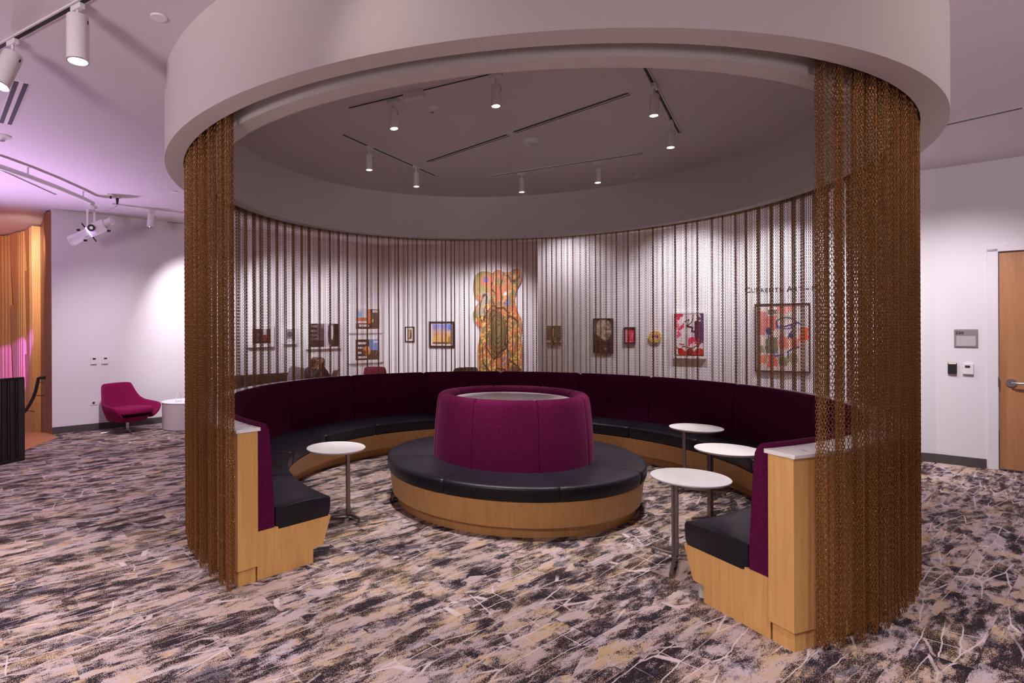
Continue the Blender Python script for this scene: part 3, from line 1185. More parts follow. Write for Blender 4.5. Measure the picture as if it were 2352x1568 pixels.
# small track and head by the left wall
lt = thing('lighting_track', 'thin white lighting track along the ceiling near the left wall', 'track', (-3.75, 8.94, CZ), D(40.6))
MB().box((0, 0, -.012), (1.5, .03, .024)).build('rail', M['whitem'], lt)
spot_head('small white spotlight on the thin track, aimed at the left wall', (-3.898, 8.81, CZ - .02), (-.18, .12), r=.05, L=.20, stem=.05, light=None, glow='lampglow', group='small spotlights over the art walls', hang=D(40))
spot_head('small white spotlight seen through the chains over the left art wall', (.41, 10.2, CZ), (.25, .35), r=.05, L=.18, stem=.05, light=None, glow='lampglow', group='small spotlights over the art walls')

# curved white pipe
pp = [atz(x, y, CZ - .10) for x, y in ((-160, 345), (-60, 366), (0, 383), (64, 405), (127, 429), (191, 456), (213, 467))]
t = thing('lighting_pipe', 'curved white lighting pipe under the ceiling at the far left', 'pipe', (0, 0, 0))
MB().tube(pp, .030, 12).build('pipe', M['whitem'], t, 60)
for k in (1, 3, 5):
    MB().cyl(pp[k], (pp[k].x, pp[k].y, CZ), .010, n=8).build('hanger', M['whitem'], t)

# stage profile lamp
tip = pp[-1]
dL = tip.y
P = lambda x, y, dd=0.0: at(x, y, dL + dd)
t = thing('stage_spotlight', 'white theatre profile spotlight with violet glow hanging from the curved pipe', 'stage light', (0, 0, 0))
yk = MB()
yk.box((tip.x, tip.y, CZ - .165), (.09, .07, .06), bev=.006)
yk.cyl((tip.x, tip.y, CZ - .17), (tip.x, tip.y, CZ - .20), .018)
yk.build('clamp', M['whitem'], t)
arm = MB()
q0, q1 = P(209, 486), P(209, 524)
arm.box(((q0 + q1) / 2 + Vector((0, -.09, 0))), (.030, .008, (q0 - q1).length + .05))
arm.box(((q0 + q1) / 2 + Vector((0, .09, 0))), (.030, .008, (q0 - q1).length + .05))
arm.box((q0 + Vector((0, 0, .02))), (.03, .19, .010))
arm.build('yoke', M['whitem'], t)
ln0, ln1 = P(165, 553), P(204, 533)
MB().cyl(ln0, ln1, .075, .062, 20).build('lens_tube', M['whitem'], t, 40)
MB().cyl(ln0 + (ln0 - ln1).normalized() * .012, ln0, .078, .078, 20).build('lens_ring', M['whitem'], t, 40)
MB().cyl(ln0 + (ln0 - ln1).normalized() * .015, ln0 + (ln0 - ln1).normalized() * .012, .055, .055, 20).build('lens', M['violet'], t)
MB().cyl(ln1, P(222, 525), .085, .10, 8).build('shutter_housing', M['whitem'], t, 30)
b0, b1 = P(188, 513), P(221, 554)
MB().tube([b0, b1], .010, 6).build('shutter', M['black'], t)
MB().tube([P(196, 523, -.1), P(212, 543, -.1)], .008, 6).build('shutter_glow', M['violet'], t)
MB().cyl(P(222, 525), P(243, 515), .10, .085, 8).build('reflector_housing', M['whitem'], t, 30)
MB().cyl(P(243, 515), P(258, 506), .06, .055, 12).build('lamp_cap', M['whitem'], t, 40)
MB().cyl(P(209.5, 523, -.13), P(209.5, 523, -.10), .048, n=20).build('tilt_knob', M['black'], t, 40)
MB().cyl(P(209.5, 523, -.14), P(209.5, 523, -.13), .022, n=16).build('knob_cap', M['chrome'], t, 40)
for (x, y) in ((180, 528), (196, 552), (250, 530)):
    MB().box(P(x, y, -.03), (.045, .02, .03), bev=.004).build('knob', M['black'], t)
# sockets and cable
for i, (p, lab) in enumerate((((-4.055, 7.897), 'small dark ceiling socket left of the plugged one above the stage lamp'), ((-4.03, 8.03), 'black plugged ceiling socket above the stage lamp'))):
    tt = thing('ceiling_socket', lab, 'socket', (p[0], p[1], CZ), 0, 'ceiling sockets above the stage lamp')
    MB().box((0, 0, -.012), (.07, .07, .024), bev=.004).build('plate', M['whitem'], tt)
    MB().cyl((0, 0, -.024), (0, 0, -.06 - .05 * i), .016 + .006 * i, .012, 12).build('plug', M['black'], tt, 40)
c0, c1 = Vector((-4.03, 8.03, CZ - .125)), P(219, 480, -.16)
mid = (c0 + c1) / 2 + Vector((0, 0, -.10))
cab = [c0.lerp(mid, k / 5).lerp(mid.lerp(c1, k / 5), k / 5) for k in range(6)]
tag(MB().tube(cab, .006, 6).build('power_cable', M['whitem'], None, 60), 'thin cable drooping from the ceiling socket to the stage lamp', 'cable')


# ================================================================== WALL PLACEMENT
def wall_hit(seg, x, y, off=0.0):
    (ax, ay), (bx, by) = seg
    u, v = ray(x, y)
    dx, dy = bx - ax, by - ay
    n = math.hypot(dx, dy)
    ox, oy = dy / n * off, -dx / n * off           # towards the room
    # (ax+ox + t dx) = u (ay+oy + t dy)
    t = (u * (ay + oy) - (ax + ox)) / (dx - u * dy)
    Y = ay + oy + t * dy
    return Vector((u * Y, Y, CAMH + v * Y))


def on_wall(seg, x0, y0, x1, y1):
    """centre, width, height, heading of a rectangle seen at these pixels on a wall"""
    cx_, cy_ = (x0 + x1) / 2, (y0 + y1) / 2
    c = wall_hit(seg, cx_, cy_)
    l, r = wall_hit(seg, x0, cy_), wall_hit(seg, x1, cy_)
    tz, bz = wall_hit(seg, cx_, y0), wall_hit(seg, cx_, y1)
    a = math.atan2(seg[1][1] - seg[0][1], seg[1][0] - seg[0][0])
    return c, (r - l).length, tz.z - bz.z, a


SL, SD, SR, SE = (WL0, WL1), (WL1, WD1), (WR0, WR1), (WR1, WE1)


def paint_grid(name, w, h, nx, ny, fn, mat, parent, y=0.0, th=.004, warp=None):
    """a flat print: front grid with a colour per vertex, on a thin panel"""
    u = np.linspace(0, 1, nx + 1)
    v = np.linspace(0, 1, ny + 1)
    U, V = np.meshgrid(u, v)
    col = np.clip(fn(U.ravel(), V.ravel()), 0, 255) / 255.
    col = np.where(col <= .04045, col / 12.92, ((col + .055) / 1.055) ** 2.4)
    X, Z = (U.ravel() - .5) * w, (V.ravel() - .5) * h
    if warp:
        X, Z = warp(U.ravel(), V.ravel())
    n = len(X)
    vs = [(X[i], y, Z[i]) for i in range(n)]
    fs = []
    for j in range(ny):
        for i in range(nx):
            a = j * (nx + 1) + i
            fs.append((a, a + 1, a + nx + 2, a + nx + 1))
    # rim and back
    rim = [i for i in range(nx + 1)] + [j * (nx + 1) + nx for j in range(1, ny + 1)] + [ny * (nx + 1) + i for i in range(nx - 1, -1, -1)] + [j * (nx + 1) for j in range(ny - 1, 0, -1)]
    k0 = len(vs)
    vs += [(X[i], y + th, Z[i]) for i in rim]
    m = len(rim)
    for i in range(m):
        fs.append((rim[i], k0 + i, k0 + (i + 1) % m, rim[(i + 1) % m]))
    fs.append(tuple(k0 + i for i in reversed(range(m))))
    me = bpy.data.meshes.new(name)
    me.from_pydata(vs, [], fs)
    me.materials.append(mat)
    ca_ = me.color_attributes.new('paint', 'FLOAT_COLOR', 'POINT')
    full = np.ones((len(vs), 4))
    full[:n, :3] = col
    full[n:, :3] = col[rim]
    ca_.data.foreach_set('color', full.ravel().astype(np.float32))
    o = bpy.data.objects.new(name, me)
    COL.objects.link(o)
    o.parent = parent
    return o


def vnoise(U, V, fx, fy, seed):
    """value noise, numpy"""
    r = np.random.RandomState(seed)
    G = r.rand(int(fy) + 3, int(fx) + 3)
    x, y = U * fx, V * fy
    i, j = np.floor(x).astype(int), np.floor(y).astype(int)
    a, b = x - i, y - j
    a, b = a * a * (3 - 2 * a), b * b * (3 - 2 * b)
    return (G[j, i] * (1 - a) + G[j, i + 1] * a) * (1 - b) + (G[j + 1, i] * (1 - a) + G[j + 1, i + 1] * a) * b


def C3(n, c):
    return np.tile(np.array(c, float), (n, 1))


def put(col, mask, c, a=1.0):
    m = np.clip(np.asarray(mask, float), 0, 1)[:, None] * a
    return col * (1 - m) + np.array(c, float) * m


def stroke(U, V, pts, w):
    d = np.full(len(U), 9.)
    for (x0, y0), (x1, y1) in zip(pts[:-1], pts[1:]):
        dx, dy = x1 - x0, y1 - y0
        t = np.clip(((U - x0) * dx + (V - y0) * dy) / (dx * dx + dy * dy + 1e-9), 0, 1)
        d = np.minimum(d, np.hypot(U - x0 - t * dx, V - y0 - t * dy))
    return np.clip((w - d) / (w * .35), 0, 1)


def ell(U, V, cx_, cy_, rx, ry):
    q = np.sqrt(((U - cx_) / rx) ** 2 + ((V - cy_) / ry) ** 2)
    return np.clip((1 - q) * 8, 0, 1)


# --- pictures -------------------------------------------------------------------------------
def f_bw_small(U, V):
    n = vnoise(U, V, 7, 5, 3)
    c = C3(len(U), (70, 50, 58)) * (0.5 + n[:, None])
    c = put(c, (U > .55) & (U < .78) & (V > .25), (190, 180, 190))
    c = put(c, ell(U, V, .68, .35, .12, .28), (100, 30, 50))
    c = put(c, (V < .12), (40, 20, 28))
    return c


def f_pale(U, V):
    c = C3(len(U), (150, 140, 148)) * (0.75 + .4 * vnoise(U, V, 5, 6, 5)[:, None])
    c = put(c, V < .25, (205, 195, 200))
    return put(c, ell(U, V, .4, .6, .3, .25), (90, 82, 92))


def f_wide(U, V):
    g = vnoise(U, V, 9, 7, 8)
    c = C3(len(U), (100, 88, 98)) * (0.5 + .9 * g[:, None])
    c = put(c, (U < .28) & (np.sin(V * 34) > .2) & (V > .35), (24, 14, 20))
    c = put(c, V < .28, (30, 18, 26), .85)
    c = put(c, (U > .50) & (U < .72), (196, 186, 196))
    c = put(c, ell(U, V, .68, .55, .05, .5), (40, 22, 30))
    c = put(c, ell(U, V, .76, .62, .05, .34), (220, 208, 214))
    c = put(c, U > .82, (26, 14, 20))
    return c


def lines(U, V, rows, x0, x1, seed, h=.035):
    r = np.random.RandomState(seed)
    m = np.zeros(len(U))
    for y in rows:
        x = x0
        while x < x1 - .04:
            w = r.uniform(.05, .12)
            m = np.maximum(m, ((U > x) & (U < min(x + w, x1)) & (np.abs(V - y) < h)).astype(float))
            x += w + .018
    return m


def f_poster_a(U, V):
    c = C3(len(U), (62, 34, 36))
    c = put(c, (U < .62) & (V > .28), (214, 204, 214))
    c = put(c, (U < .62) & (V > .28) & (V < .58), (196, 116, 76))
    c = put(c, ell(U, V, .12, .72, .12, .18), (140, 170, 220))
    c = put(c, (U > .50) & (U < .62) & (V > .5), (190, 120, 90))
    c = put(c, (U < .45) & (V > .29) & (V < .40), (222, 210, 216))
    c = put(c, U > .66, (86, 66, 58))
    c = put(c, lines(U, V, (.14, .20), .12, .55, 4, .03), (214, 200, 206))
    c = put(c, lines(U, V, (.94, .86), .70, .98, 5, .025), (224, 214, 220))
    c = put(c, ell(U, V, .70, .42, .035, .1), (214, 170, 130))
    return c


def f_poster_b(U, V):
    c = C3(len(U), (48, 26, 30))
    c = put(c, (V > .45) & (U > .55), (120, 146, 196))
    c = put(c, (V < .45) & (U > .6), (74, 54, 50))
    c = put(c, ell(U, V, .46, .45, .17, .25), (206, 132, 84))
    c = put(c, ell(U, V, .5, .55, .07, .1), (238, 190, 150))
    c = put(c, ell(U, V, .36, .36, .08, .12), (120, 60, 40))
    c = put(c, lines(U, V, (.84, .80), .03, .42, 6, .04), (226, 214, 222))
    c = put(c, lines(U, V, (.60,), .08, .32, 7, .04), (226, 214, 222))
    c = put(c, lines(U, V, (.36,), .04, .22, 8, .05), (226, 214, 222))
    c = put(c, lines(U, V, (.14,), .05, .46, 9, .05), (226, 214, 222))
    c = put(c, lines(U, V, (.88,), .74, .96, 10, .05), (226, 220, 228))
    c = put(c, stroke(U, V, [(.82, .22), (.95, .5)], .012), (160, 140, 120))
    return c


def f_tiny(U, V):
    c = C3(len(U), (226, 214, 212))
    inn = (U > .2) & (U < .8) & (V > .14) & (V < .86)
    n = vnoise(U, V, 6, 8, 13)
    c = put(c, inn, (128, 96, 66))
    c = put(c, inn & (n > .55), (170, 140, 104))
    c = put(c, ell(U, V, .5, .5, .16, .26), (206, 178, 140), .8)
    return put(c, ell(U, V, .66, .42, .1, .25), (60, 40, 36))


def f_land(U, V):
    c = C3(len(U), (224, 210, 212))
    inn = (U > .09) & (U < .93) & (V > .06) & (V < .96)
    n = vnoise(U, V, 16, 14, 21)
    n2 = vnoise(U, V, 40, 8, 22)
    sky = np.clip((V - .55) * 3, 0, 1)
    body = np.array((206, 160, 130))[None, :] * (1 - sky[:, None]) + np.array((128, 134, 206))[None, :] * sky[:, None]
    body = body * (.86 + .28 * n[:, None])
    c = np.where(inn[:, None], body, c)
    c = put(c, inn & (V > .72) & (U > .8), (52, 110, 206))
    c = put(c, inn & (V < .5) & (n2 > .42), (214, 164, 66), .8)
    c = put(c, inn & (V < .16), (74, 50, 30), .8)
    c = put(c, inn & (U > .78) & (V < .42), (146, 100, 26), .7)
    return c


def f_green(U, V):
    n = vnoise(U, V, 8, 10, 31)
    c = C3(len(U), (78, 84, 56)) * (.75 + .5 * n[:, None])
    c = put(c, stroke(U, V, [(.44, .82), (.42, .5), (.40, .3)], .09), (196, 158, 130))
    c = put(c, stroke(U, V, [(.30, .32), (.55, .34)], .09), (150, 110, 84))
    c = put(c, V < .20, (96, 74, 56))
    c = put(c, (V > .15) & (V < .25) & (n > .45), (200, 176, 160))
    return c


def f_portrait(U, V):
    n = vnoise(U, V, 9, 16, 41)
    c = C3(len(U), (64, 48, 56))
    c = put(c, (V > .5) & (U < .2), (84, 78, 110))
    h = ell(U, V, .5, .68, .46, .34)
    c = put(c, h, (172, 150, 134))
    c = put(c, h * (n > .5), (206, 186, 168), .7)
    c = put(c, h * (U > .56) * (n < .55), (120, 98, 92), .7)
    c = put(c, V < .36, (44, 28, 34))
    c = put(c, (V < .36) & (U > .5), (44, 34, 60))
    c = put(c, stroke(U, V, [(.06, .52), (.5, .34), (.5, .2)], .06), (72, 48, 38))
    c = put(c, ell(U, V, .62, .12, .10, .04), (126, 100, 110))
    return c


def f_pink(U, V):
    n = vnoise(U, V, 14, 18, 51)
    c = C3(len(U), (206, 34, 70))
    c = put(c, n > .55, (240, 96, 130))
    c = put(c, (U < .2), (236, 160, 186))
    c = put(c, stroke(U, V, [(.34, .96), (.32, .5), (.34, .2)], .05), (96, 40, 30))
    c = put(c, stroke(U, V, [(.42, .05), (.46, .5), (.6, .85)], .025), (120, 10, 36))
    return c


def f_round(U, V):
    n = vnoise(U, V, 10, 8, 61)
    c = C3(len(U), (206, 166, 92)) * (.85 + .3 * n[:, None])
    c = put(c, (U > .2) & (U < .8) & (V > .36) & (V < .72), (238, 196, 190))
    for k in range(4):
        x = .23 + k * .145
        c = put(c, (U > x) & (U < x + .11) & (V > .40 + .02 * (k % 2)) & (V < .69), (150, 30, 90) if k % 2 == 0 else (70, 40, 120))
    return c


def f_red(U, V):
    n = vnoise(U, V, 12, 16, 71)
    n2 = vnoise(U, V, 5, 7, 72)
    c = C3(len(U), (216, 204, 206))
    c = put(c, ell(U, V, .08, .90, .13, .07), (196, 24, 60))
    c = put(c, (U < .34) & (V > .62) & (n2 > .45), (220, 110, 140), .9)
    c = put(c, (U < .34) & (V > .60) & (n > .6), (206, 40, 84))
    c = put(c, stroke(U, V, [(.14, .55), (.20, .5), (.12, .46)], .05), (214, 80, 120))
    c = put(c, (U > .70) & (V > .28) & (n2 > .25), (84, 12, 70))
    c = put(c, (U > .76) & (V > .5) & (n > .5), (64, 10, 84))
    c = put(c, (U > .90) & (V > .30), (64, 40, 90))
    c = put(c, (U > .72) & (U < .9) & (V > .3) & (V < .55) & (n > .45), (90, 6, 40))
    c = put(c, stroke(U, V, [(.36, .80), (.52, .86), (.44, .70), (.62, .80), (.66, .96)], .014), (36, 14, 30))
    c = put(c, stroke(U, V, [(.44, .70), (.64, .66), (.60, .58), (.72, .56)], .03), (52, 12, 44))
    c = put(c, (U > .48) & (U < .86) & (V > .22) & (V < .44) & (n > .42), (214, 40, 92))
    c = put(c, (V < .12 + .06 * np.sin(U * 9)) & (U > .16), (196, 16, 22))
    c = put(c, ell(U, V, .54, .09, .12, .09), (130, 8, 22))
    for pts in ([(.08, .19), (.24, .13), (.30, .22), (.44, .20), (.62, .17), (.88, .30)], [(.18, .27), (.34, .26)], [(.88, .30), (.74, .08)], [(.14, .05), (.14, .16)]):
        c = put(c, stroke(U, V, pts, .016), (120, 16, 30))
    c = put(c, (U < .015) | (U > .985) | (V < .012) | (V > .988), (50, 16, 40))
    return c


def f_big(U, V):
    n = vnoise(U, V, 10, 12, 81)
    n2 = vnoise(U, V, 26, 30, 82)
    c = C3(len(U), (214, 200, 194)) * (.92 + .14 * n2[:, None])
    blocks = [(.03, .20, .55, .90, (196, 110, 104)), (.20, .42, .62, .84, (202, 98, 90)), (.24, .42, .86, .93, (96, 88, 70)),
              (.42, .60, .84, .98, (220, 132, 124)), (.60, .72, .90, .99, (230, 140, 130)), (.40, .62, .74, .86, (190, 186, 150)),
              (.20, .42, .26, .50, (88, 92, 66)), (.03, .16, .26, .38, (130, 126, 88)), (.22, .40, .06, .24, (212, 74, 56)),
              (.44, .60, .08, .22, (110, 112, 78)), (.60, .80, .12, .26, (136, 134, 100)), (.44, .62, .34, .52, (216, 96, 84)),
              (.64, .82, .36, .50, (222, 120, 96)), (.84, 1.0, .46, .64, (236, 92, 44)), (.06, .2, .1, .24, (214, 120, 90)), (.78, .96, .66, .9, (206, 206, 206))]
    for x0, x1, y0, y1, k in blocks:
        m = (U > x0 + .05 * (n - .5)) & (U < x1 + .05 * (n2 - .5)) & (V > y0 + .04 * (n2 - .5)) & (V < y1 + .05 * (n - .5))
        c = put(c, m, k, .85)
    blue = (44, 52, 120)
    t = np.linspace(0, 2 * PI, 22)
    c = put(c, stroke(U, V, [(.58 + .19 * math.cos(a), .72 + .085 * math.sin(a)) for a in t], .012), blue)
    for pts in ([(.40, .66), (.56, .67), (.80, .73), (.86, .70)], [(.66, .70), (.72, .62), (.64, .55), (.62, .50)],
                [(.20, .60), (.26, .56), (.24, .50)], [(.28, .40), (.34, .32), (.36, .22), (.50, .24)], [(.60, .28), (.70, .34), (.82, .36)], [(.62, .2), (.62, .28)]):
        c = put(c, stroke(U, V, pts, .014), blue)
    c = put(c, ell(U, V, .25, .60, .06, .06), (48, 44, 100))
    c = put(c, ell(U, V, .68, .53, .05, .04), (40, 46, 110))
    c = put(c, ell(U, V, .47, .655, .07, .022), (70, 130, 190))
    return c


def f_figure(U, V):
    n = vnoise(U, V, 14, 30, 91)
    n2 = vnoise(U, V, 34, 80, 92)
    n3 = vnoise(U, V, 5, 9, 93)
    c = C3(len(U), (200, 138, 82)) * (.72 + .50 * n2[:, None])
    c = put(c, n3 > .58, (150, 120, 74), .8)
    c = put(c, (n > .64), (198, 100, 72), .8)
    c = put(c, (n > .42) & (n < .48) & (n3 > .4), (96, 66, 48), .8)
    c = put(c, (n < .30), (112, 112, 78), .8)
    c = put(c, (n2 > .72) & (V < .6), (226, 186, 92))
    c = put(c, (U < .38) & (V > .80), (146, 140, 84), .7)
    c = put(c, (U > .08) & (U < .34) & (V > .58) & (V < .80), (140, 156, 160), .6)
    c = put(c, ell(U, V, .30, .91, .16, .06), (214, 110, 74))
    c = put(c, ell(U, V, .26, .92, .06, .03), (90, 100, 170))
    c = put(c, ell(U, V, .45, .42, .22, .24), (104, 84, 54), .85)
    c = put(c, ell(U, V, .45, .42, .13, .15), (120, 112, 72), .8)
    for r_ in (.06, .10, .14, .18, .22):
        c = put(c, stroke(U, V, [(.45 + r_ * math.cos(a), .42 + r_ * 1.12 * math.sin(a)) for a in np.linspace(0, 6.28, 20)], .008), (60, 44, 28))
    c = put(c, ell(U, V, .30, .66, .07, .032), (244, 186, 70))
    c = put(c, ell(U, V, .30, .655, .045, .03), (226, 130, 150), .8)
    c = put(c, ell(U, V, .74, .79, .045, .02), (232, 222, 226))
    c = put(c, ell(U, V, .80, .34, .06, .03), (224, 170, 76))
    c = put(c, ell(U, V, .80, .31, .05, .03), (216, 120, 130), .8)
    for (x, y) in ((.76, .71), (.82, .71), (.76, .685), (.82, .685), (.60, .17), (.66, .14), (.58, .11), (.68, .19)):
        c = put(c, ell(U, V, x, y, .028, .012), (92, 110, 190))
    outl = [[(.10, .52), (.16, .66), (.10, .76), (.2, .78), (.28, .70), (.24, .58), (.16, .53)], [(.40, .74), (.52, .64), (.70, .66), (.78, .60)],
            [(.42, .98), (.40, .84), (.48, .78)], [(.62, .98), (.60, .86), (.66, .74)], [(.20, .42), (.18, .28), (.36, .16), (.62, .26), (.70, .34)],
            [(.72, .02), (.70, .16), (.98, .06), (.72, .02)], [(.36, .02), (.42, .07), (.62, .06), (.68, .02)], [(.10, .30), (.12, .12), (.30, .02)],
            [(.70, .98), (.80, .90), (.92, .88), (.96, .94)], [(.66, .52), (.76, .58), (.92, .50)], [(.64, .46), (.62, .30), (.70, .24)]]
    for pts in outl:
        c = put(c, stroke(U, V, pts, .012), (54, 32, 28))
    c = put(c, (U > .74) & (U < .90) & (V > .025) & (V < .09) & (U < .98 - (V - .02)), (96, 74, 66), .8)
    c = put(c, ell(U, V, .5, .0, .12, .03), (226, 214, 210))
    return c


def framed(name, label, seg, px, fn, frame_w, frame_mat, depth=.03, nx=40, ny=40, mat='paint', cat='picture', group='pictures on the walls behind the curtain'):
    c, w, h, a = on_wall(seg, *px)
    n = Vector((math.sin(a), -math.cos(a), 0))
    t = thing(name, label, cat, c + n * .001, a, group)
    fw = frame_w
    if fw > 0:
        mb = MB()
        mb.box((0, -depth / 2, h / 2 - fw / 2), (w, depth, fw)).box((0, -depth / 2, -h / 2 + fw / 2), (w, depth, fw))
        mb.box((-w / 2 + fw / 2, -depth / 2, 0), (fw, depth, h - 2 * fw)).box((w / 2 - fw / 2, -depth / 2, 0), (fw, depth, h - 2 * fw))
        mb.build('frame', M[frame_mat], t)
        paint_grid('print', w - 2 * fw + .002, h - 2 * fw + .002, nx, ny, fn, M[mat], t, -depth * .6, depth * .5)
    else:
        paint_grid('print', w, h, nx, ny, fn, M[mat], t, -depth, depth)
    return t


def white_panel(name, label, seg, outer, inner, fn, nx=60, ny=40, depth=.045):
    c, w, h, a = on_wall(seg, *outer)
    ci, wi, hi, _ = on_wall(seg, *inner)
    n = Vector((math.sin(a), -math.cos(a), 0))
    t = thing(name, label, 'picture', c + n * .001, a, 'pictures on the walls behind the curtain')
    MB().box((0, -depth / 2, 0), (w, depth, h), bev=.003).build('mount', M['white'], t)
    dloc = (ci - c)
    lx = dloc.x * math.cos(a) + dloc.y * math.sin(a)
    p = paint_grid('print', wi, hi, nx, ny, fn, M['paint'], t, -depth - .003, .003)
    p.location = (lx, 0, dloc.z)
    return t


white_panel('framed_print', 'dark small photograph on a white mount, leftmost print on the left art wall', SL, (566, 745, 628, 797), (578, 755, 619, 788), f_bw_small)
white_panel('framed_print', 'narrow pale grey print on a white mount, second from the left', SL, (650, 752, 680, 790), (655, 756, 675, 785), f_pale)
white_panel('framed_print', 'wide black and white photograph on a white mount above the seated person', SL, (703, 738, 781, 801), (707, 743, 776, 796), f_wide)
white_panel('poster', 'upper of two stacked posters, orange and brown landscape with white lettering', SL, (802, 700, 882, 765), (815, 710, 869, 755), f_poster_a, 80, 60)
white_panel('poster', 'lower of two stacked posters, dark with a reclining figure and blue sky', SL, (802, 770, 882, 833), (815, 779, 869, 826), f_poster_b, 80, 60)
framed('framed_print', 'tiny brown picture in a thin dark frame, left of the landscape', SD, (930, 750, 952, 785), f_tiny, .022, 'frame')
framed('framed_landscape', 'square dark framed landscape with blue sky and gold grass', SD, (985, 738, 1044, 798), f_land, .045, 'frame')
framed('small_painting', 'small unframed dark green painting right of the tall patterned figure', SR, (1257, 748, 1289, 792), f_green, 0, 'frame', .02)
framed('dark_portrait', 'tall dark painting of a large pale head, between the green and the pink pictures', SR, (1363, 731, 1409, 811), f_portrait, .006, 'frame', .025, 40, 60)
framed('pink_picture', 'small crimson picture in a dark frame beside the oval plaque', SR, (1434, 751, 1460, 789), f_pink, .018, 'frame')
white_panel('abstract_painting', 'red, white and purple abstract painting on a white mount', SR, (1546, 714, 1622, 823), (1549, 720, 1616, 816), f_red, 80, 110, .05)
framed('large_abstract', 'large coral and blue abstract painting in a thin black frame under the lettering', SR, (1732, 697, 1859, 854), f_big, .017, 'frame', .035, 110, 130)
# oval plaque
c, w, h, a = on_wall(SR, 1490, 760, 1520, 787)
t = thing('oval_plaque', 'small oval tan plaque with purple blocks between the pink picture and the red abstract', 'plaque', c + Vector((math.sin(a), -math.cos(a), 0)) * .001, a, 'pictures on the walls behind the curtain')


def oval(U, V):
    x, y = U * 2 - 1, V * 2 - 1
    k = np.maximum(np.abs(x), np.abs(y)) / np.maximum(np.hypot(x, y), 1e-6)
    k = np.where(np.hypot(x, y) < 1e-6, 1, k)
    return x * k * w / 2, y * k * h / 2


paint_grid('face', w, h, 40, 40, f_round, M['paint'], t, -.03, .03, oval)

# tall patterned figure (a cut-out panel standing against the back wall)
ct = wall_hit(SD, 1142, 618)
cb = wall_hit(SD, 1142, 862)
c, w, h, a = on_wall(SD, 1088, 618, 1200, 862)
zt, zb = ct.z, .35
Hf = zt - zb
vis = (ct.z - cb.z) / Hf
PRO_L = [(0, .10), (.35, .08), (.44, .12), (.52, .16), (.60, .02), (.66, -.02), (.72, .02), (.78, .12), (.83, .03), (.90, 0), (1, .02)]
PRO_R = [(0, .96), (.35, .99), (.44, .96), (.52, .98), (.60, .97), (.66, .90), (.72, .86), (.78, .84), (.86, .88), (.93, .98), (1, .97)]


def figwarp(U, V):
    l = np.interp(V, [p[0] for p in PRO_L], [p[1] for p in PRO_L])
    r_ = np.interp(V, [p[0] for p in PRO_R], [p[1] for p in PRO_R])
    x = l + (r_ - l) * U
    top = np.interp(U, [0, .06, .15, .30, .38, .46, .55, .62, .70, .78, .86, .93, .98, 1], [.93, .968, .982, .980, .966, .990, .990, .974, .968, .976, .997, 1.0, .985, .96])
    return (x - .5) * w, (V * top - .5) * Hf


t = thing('patterned_figure', 'tall cut out figure painted all over in orange and ochre patterns on the back wall', 'artwork', Vector((c.x, c.y, (zt + zb) / 2)) + Vector((math.sin(a), -math.cos(a), 0)) * .002, a, 'pictures on the walls behind the curtain')
paint_grid('figure', w, Hf, 70, 200, lambda U, V: f_figure(U, np.clip((V - (1 - vis)) / vis, 0, 1)), M['paint'], t, -.06, .06, figwarp)


# lettering
def text_mesh(body, size, name, mat, extrude=.003, spacing=1.0, bold=0.0):
    cu = bpy.data.curves.new(name, 'FONT')
    cu.body = body
    cu.size = size
    cu.extrude = extrude
    cu.offset = bold
    cu.space_character = spacing
    cu.resolution_u = 3
    o = bpy.data.objects.new(name, cu)
    COL.objects.link(o)
    dg = bpy.context.evaluated_depsgraph_get()
    me = bpy.data.meshes.new_from_object(o.evaluated_get(dg))
    bpy.data.objects.remove(o)
    me.materials.clear()
    me.materials.append(mat)
    return me


le = thing('wall_lettering', 'thin black wall lettering reading CURRENTS: ART + ME above the large abstract painting', 'lettering', (0, 0, 0))
lc, lw, lh, la = on_wall(SR, 1709, 656, 1885, 672)
le.location = lc - Vector((math.cos(la), math.sin(la), 0)) * lw / 2 + Vector((math.sin(la), -math.cos(la), 0)) * .006
le.rotation_euler = (0, 0, la)
glyphs = []
for word in ('CURRENTS:', 'ART', '+', 'ME'):
    for k, ch in enumerate(word):
        big = k == 0 and ch.isalpha()
        me = text_mesh(ch, .098 if big else .076, 'letter', M['ink'], .0015)
        xs = [v.co.x for v in me.vertices]
        glyphs.append((me, min(xs), max(xs) - min(xs), k == 0))
n_sp = sum(1 for g in glyphs if g[3]) - 1
gap = (lw - sum(g[2] for g in glyphs)) / (len(glyphs) - 1 + 1.6 * n_sp)
x = 0.0
for i, (me, x0, w_, first) in enumerate(glyphs):
    if first and i:
        x += gap * 1.6
    o = bpy.data.objects.new('letter', me)
    COL.objects.link(o)
    o.parent = le
    o.location = (x - x0, 0, -.03)
    o.rotation_euler = (PI / 2, 0, 0)
    x += w_ + gap


# ================================================================== WALL DEVICES
def wall_box(name, label, cat, seg, px, depth, mat, group=None):
    c, w, h, a = on_wall(seg, *px)
    n = Vector((math.sin(a), -math.cos(a), 0))
    t = thing(name, label, cat, c + n * .001, a, group)
    b = MB().box((0, -depth / 2, 0), (w, depth, h), bev=min(w, h, depth) * .12).build('body', M[mat], t)
    return t, w, h


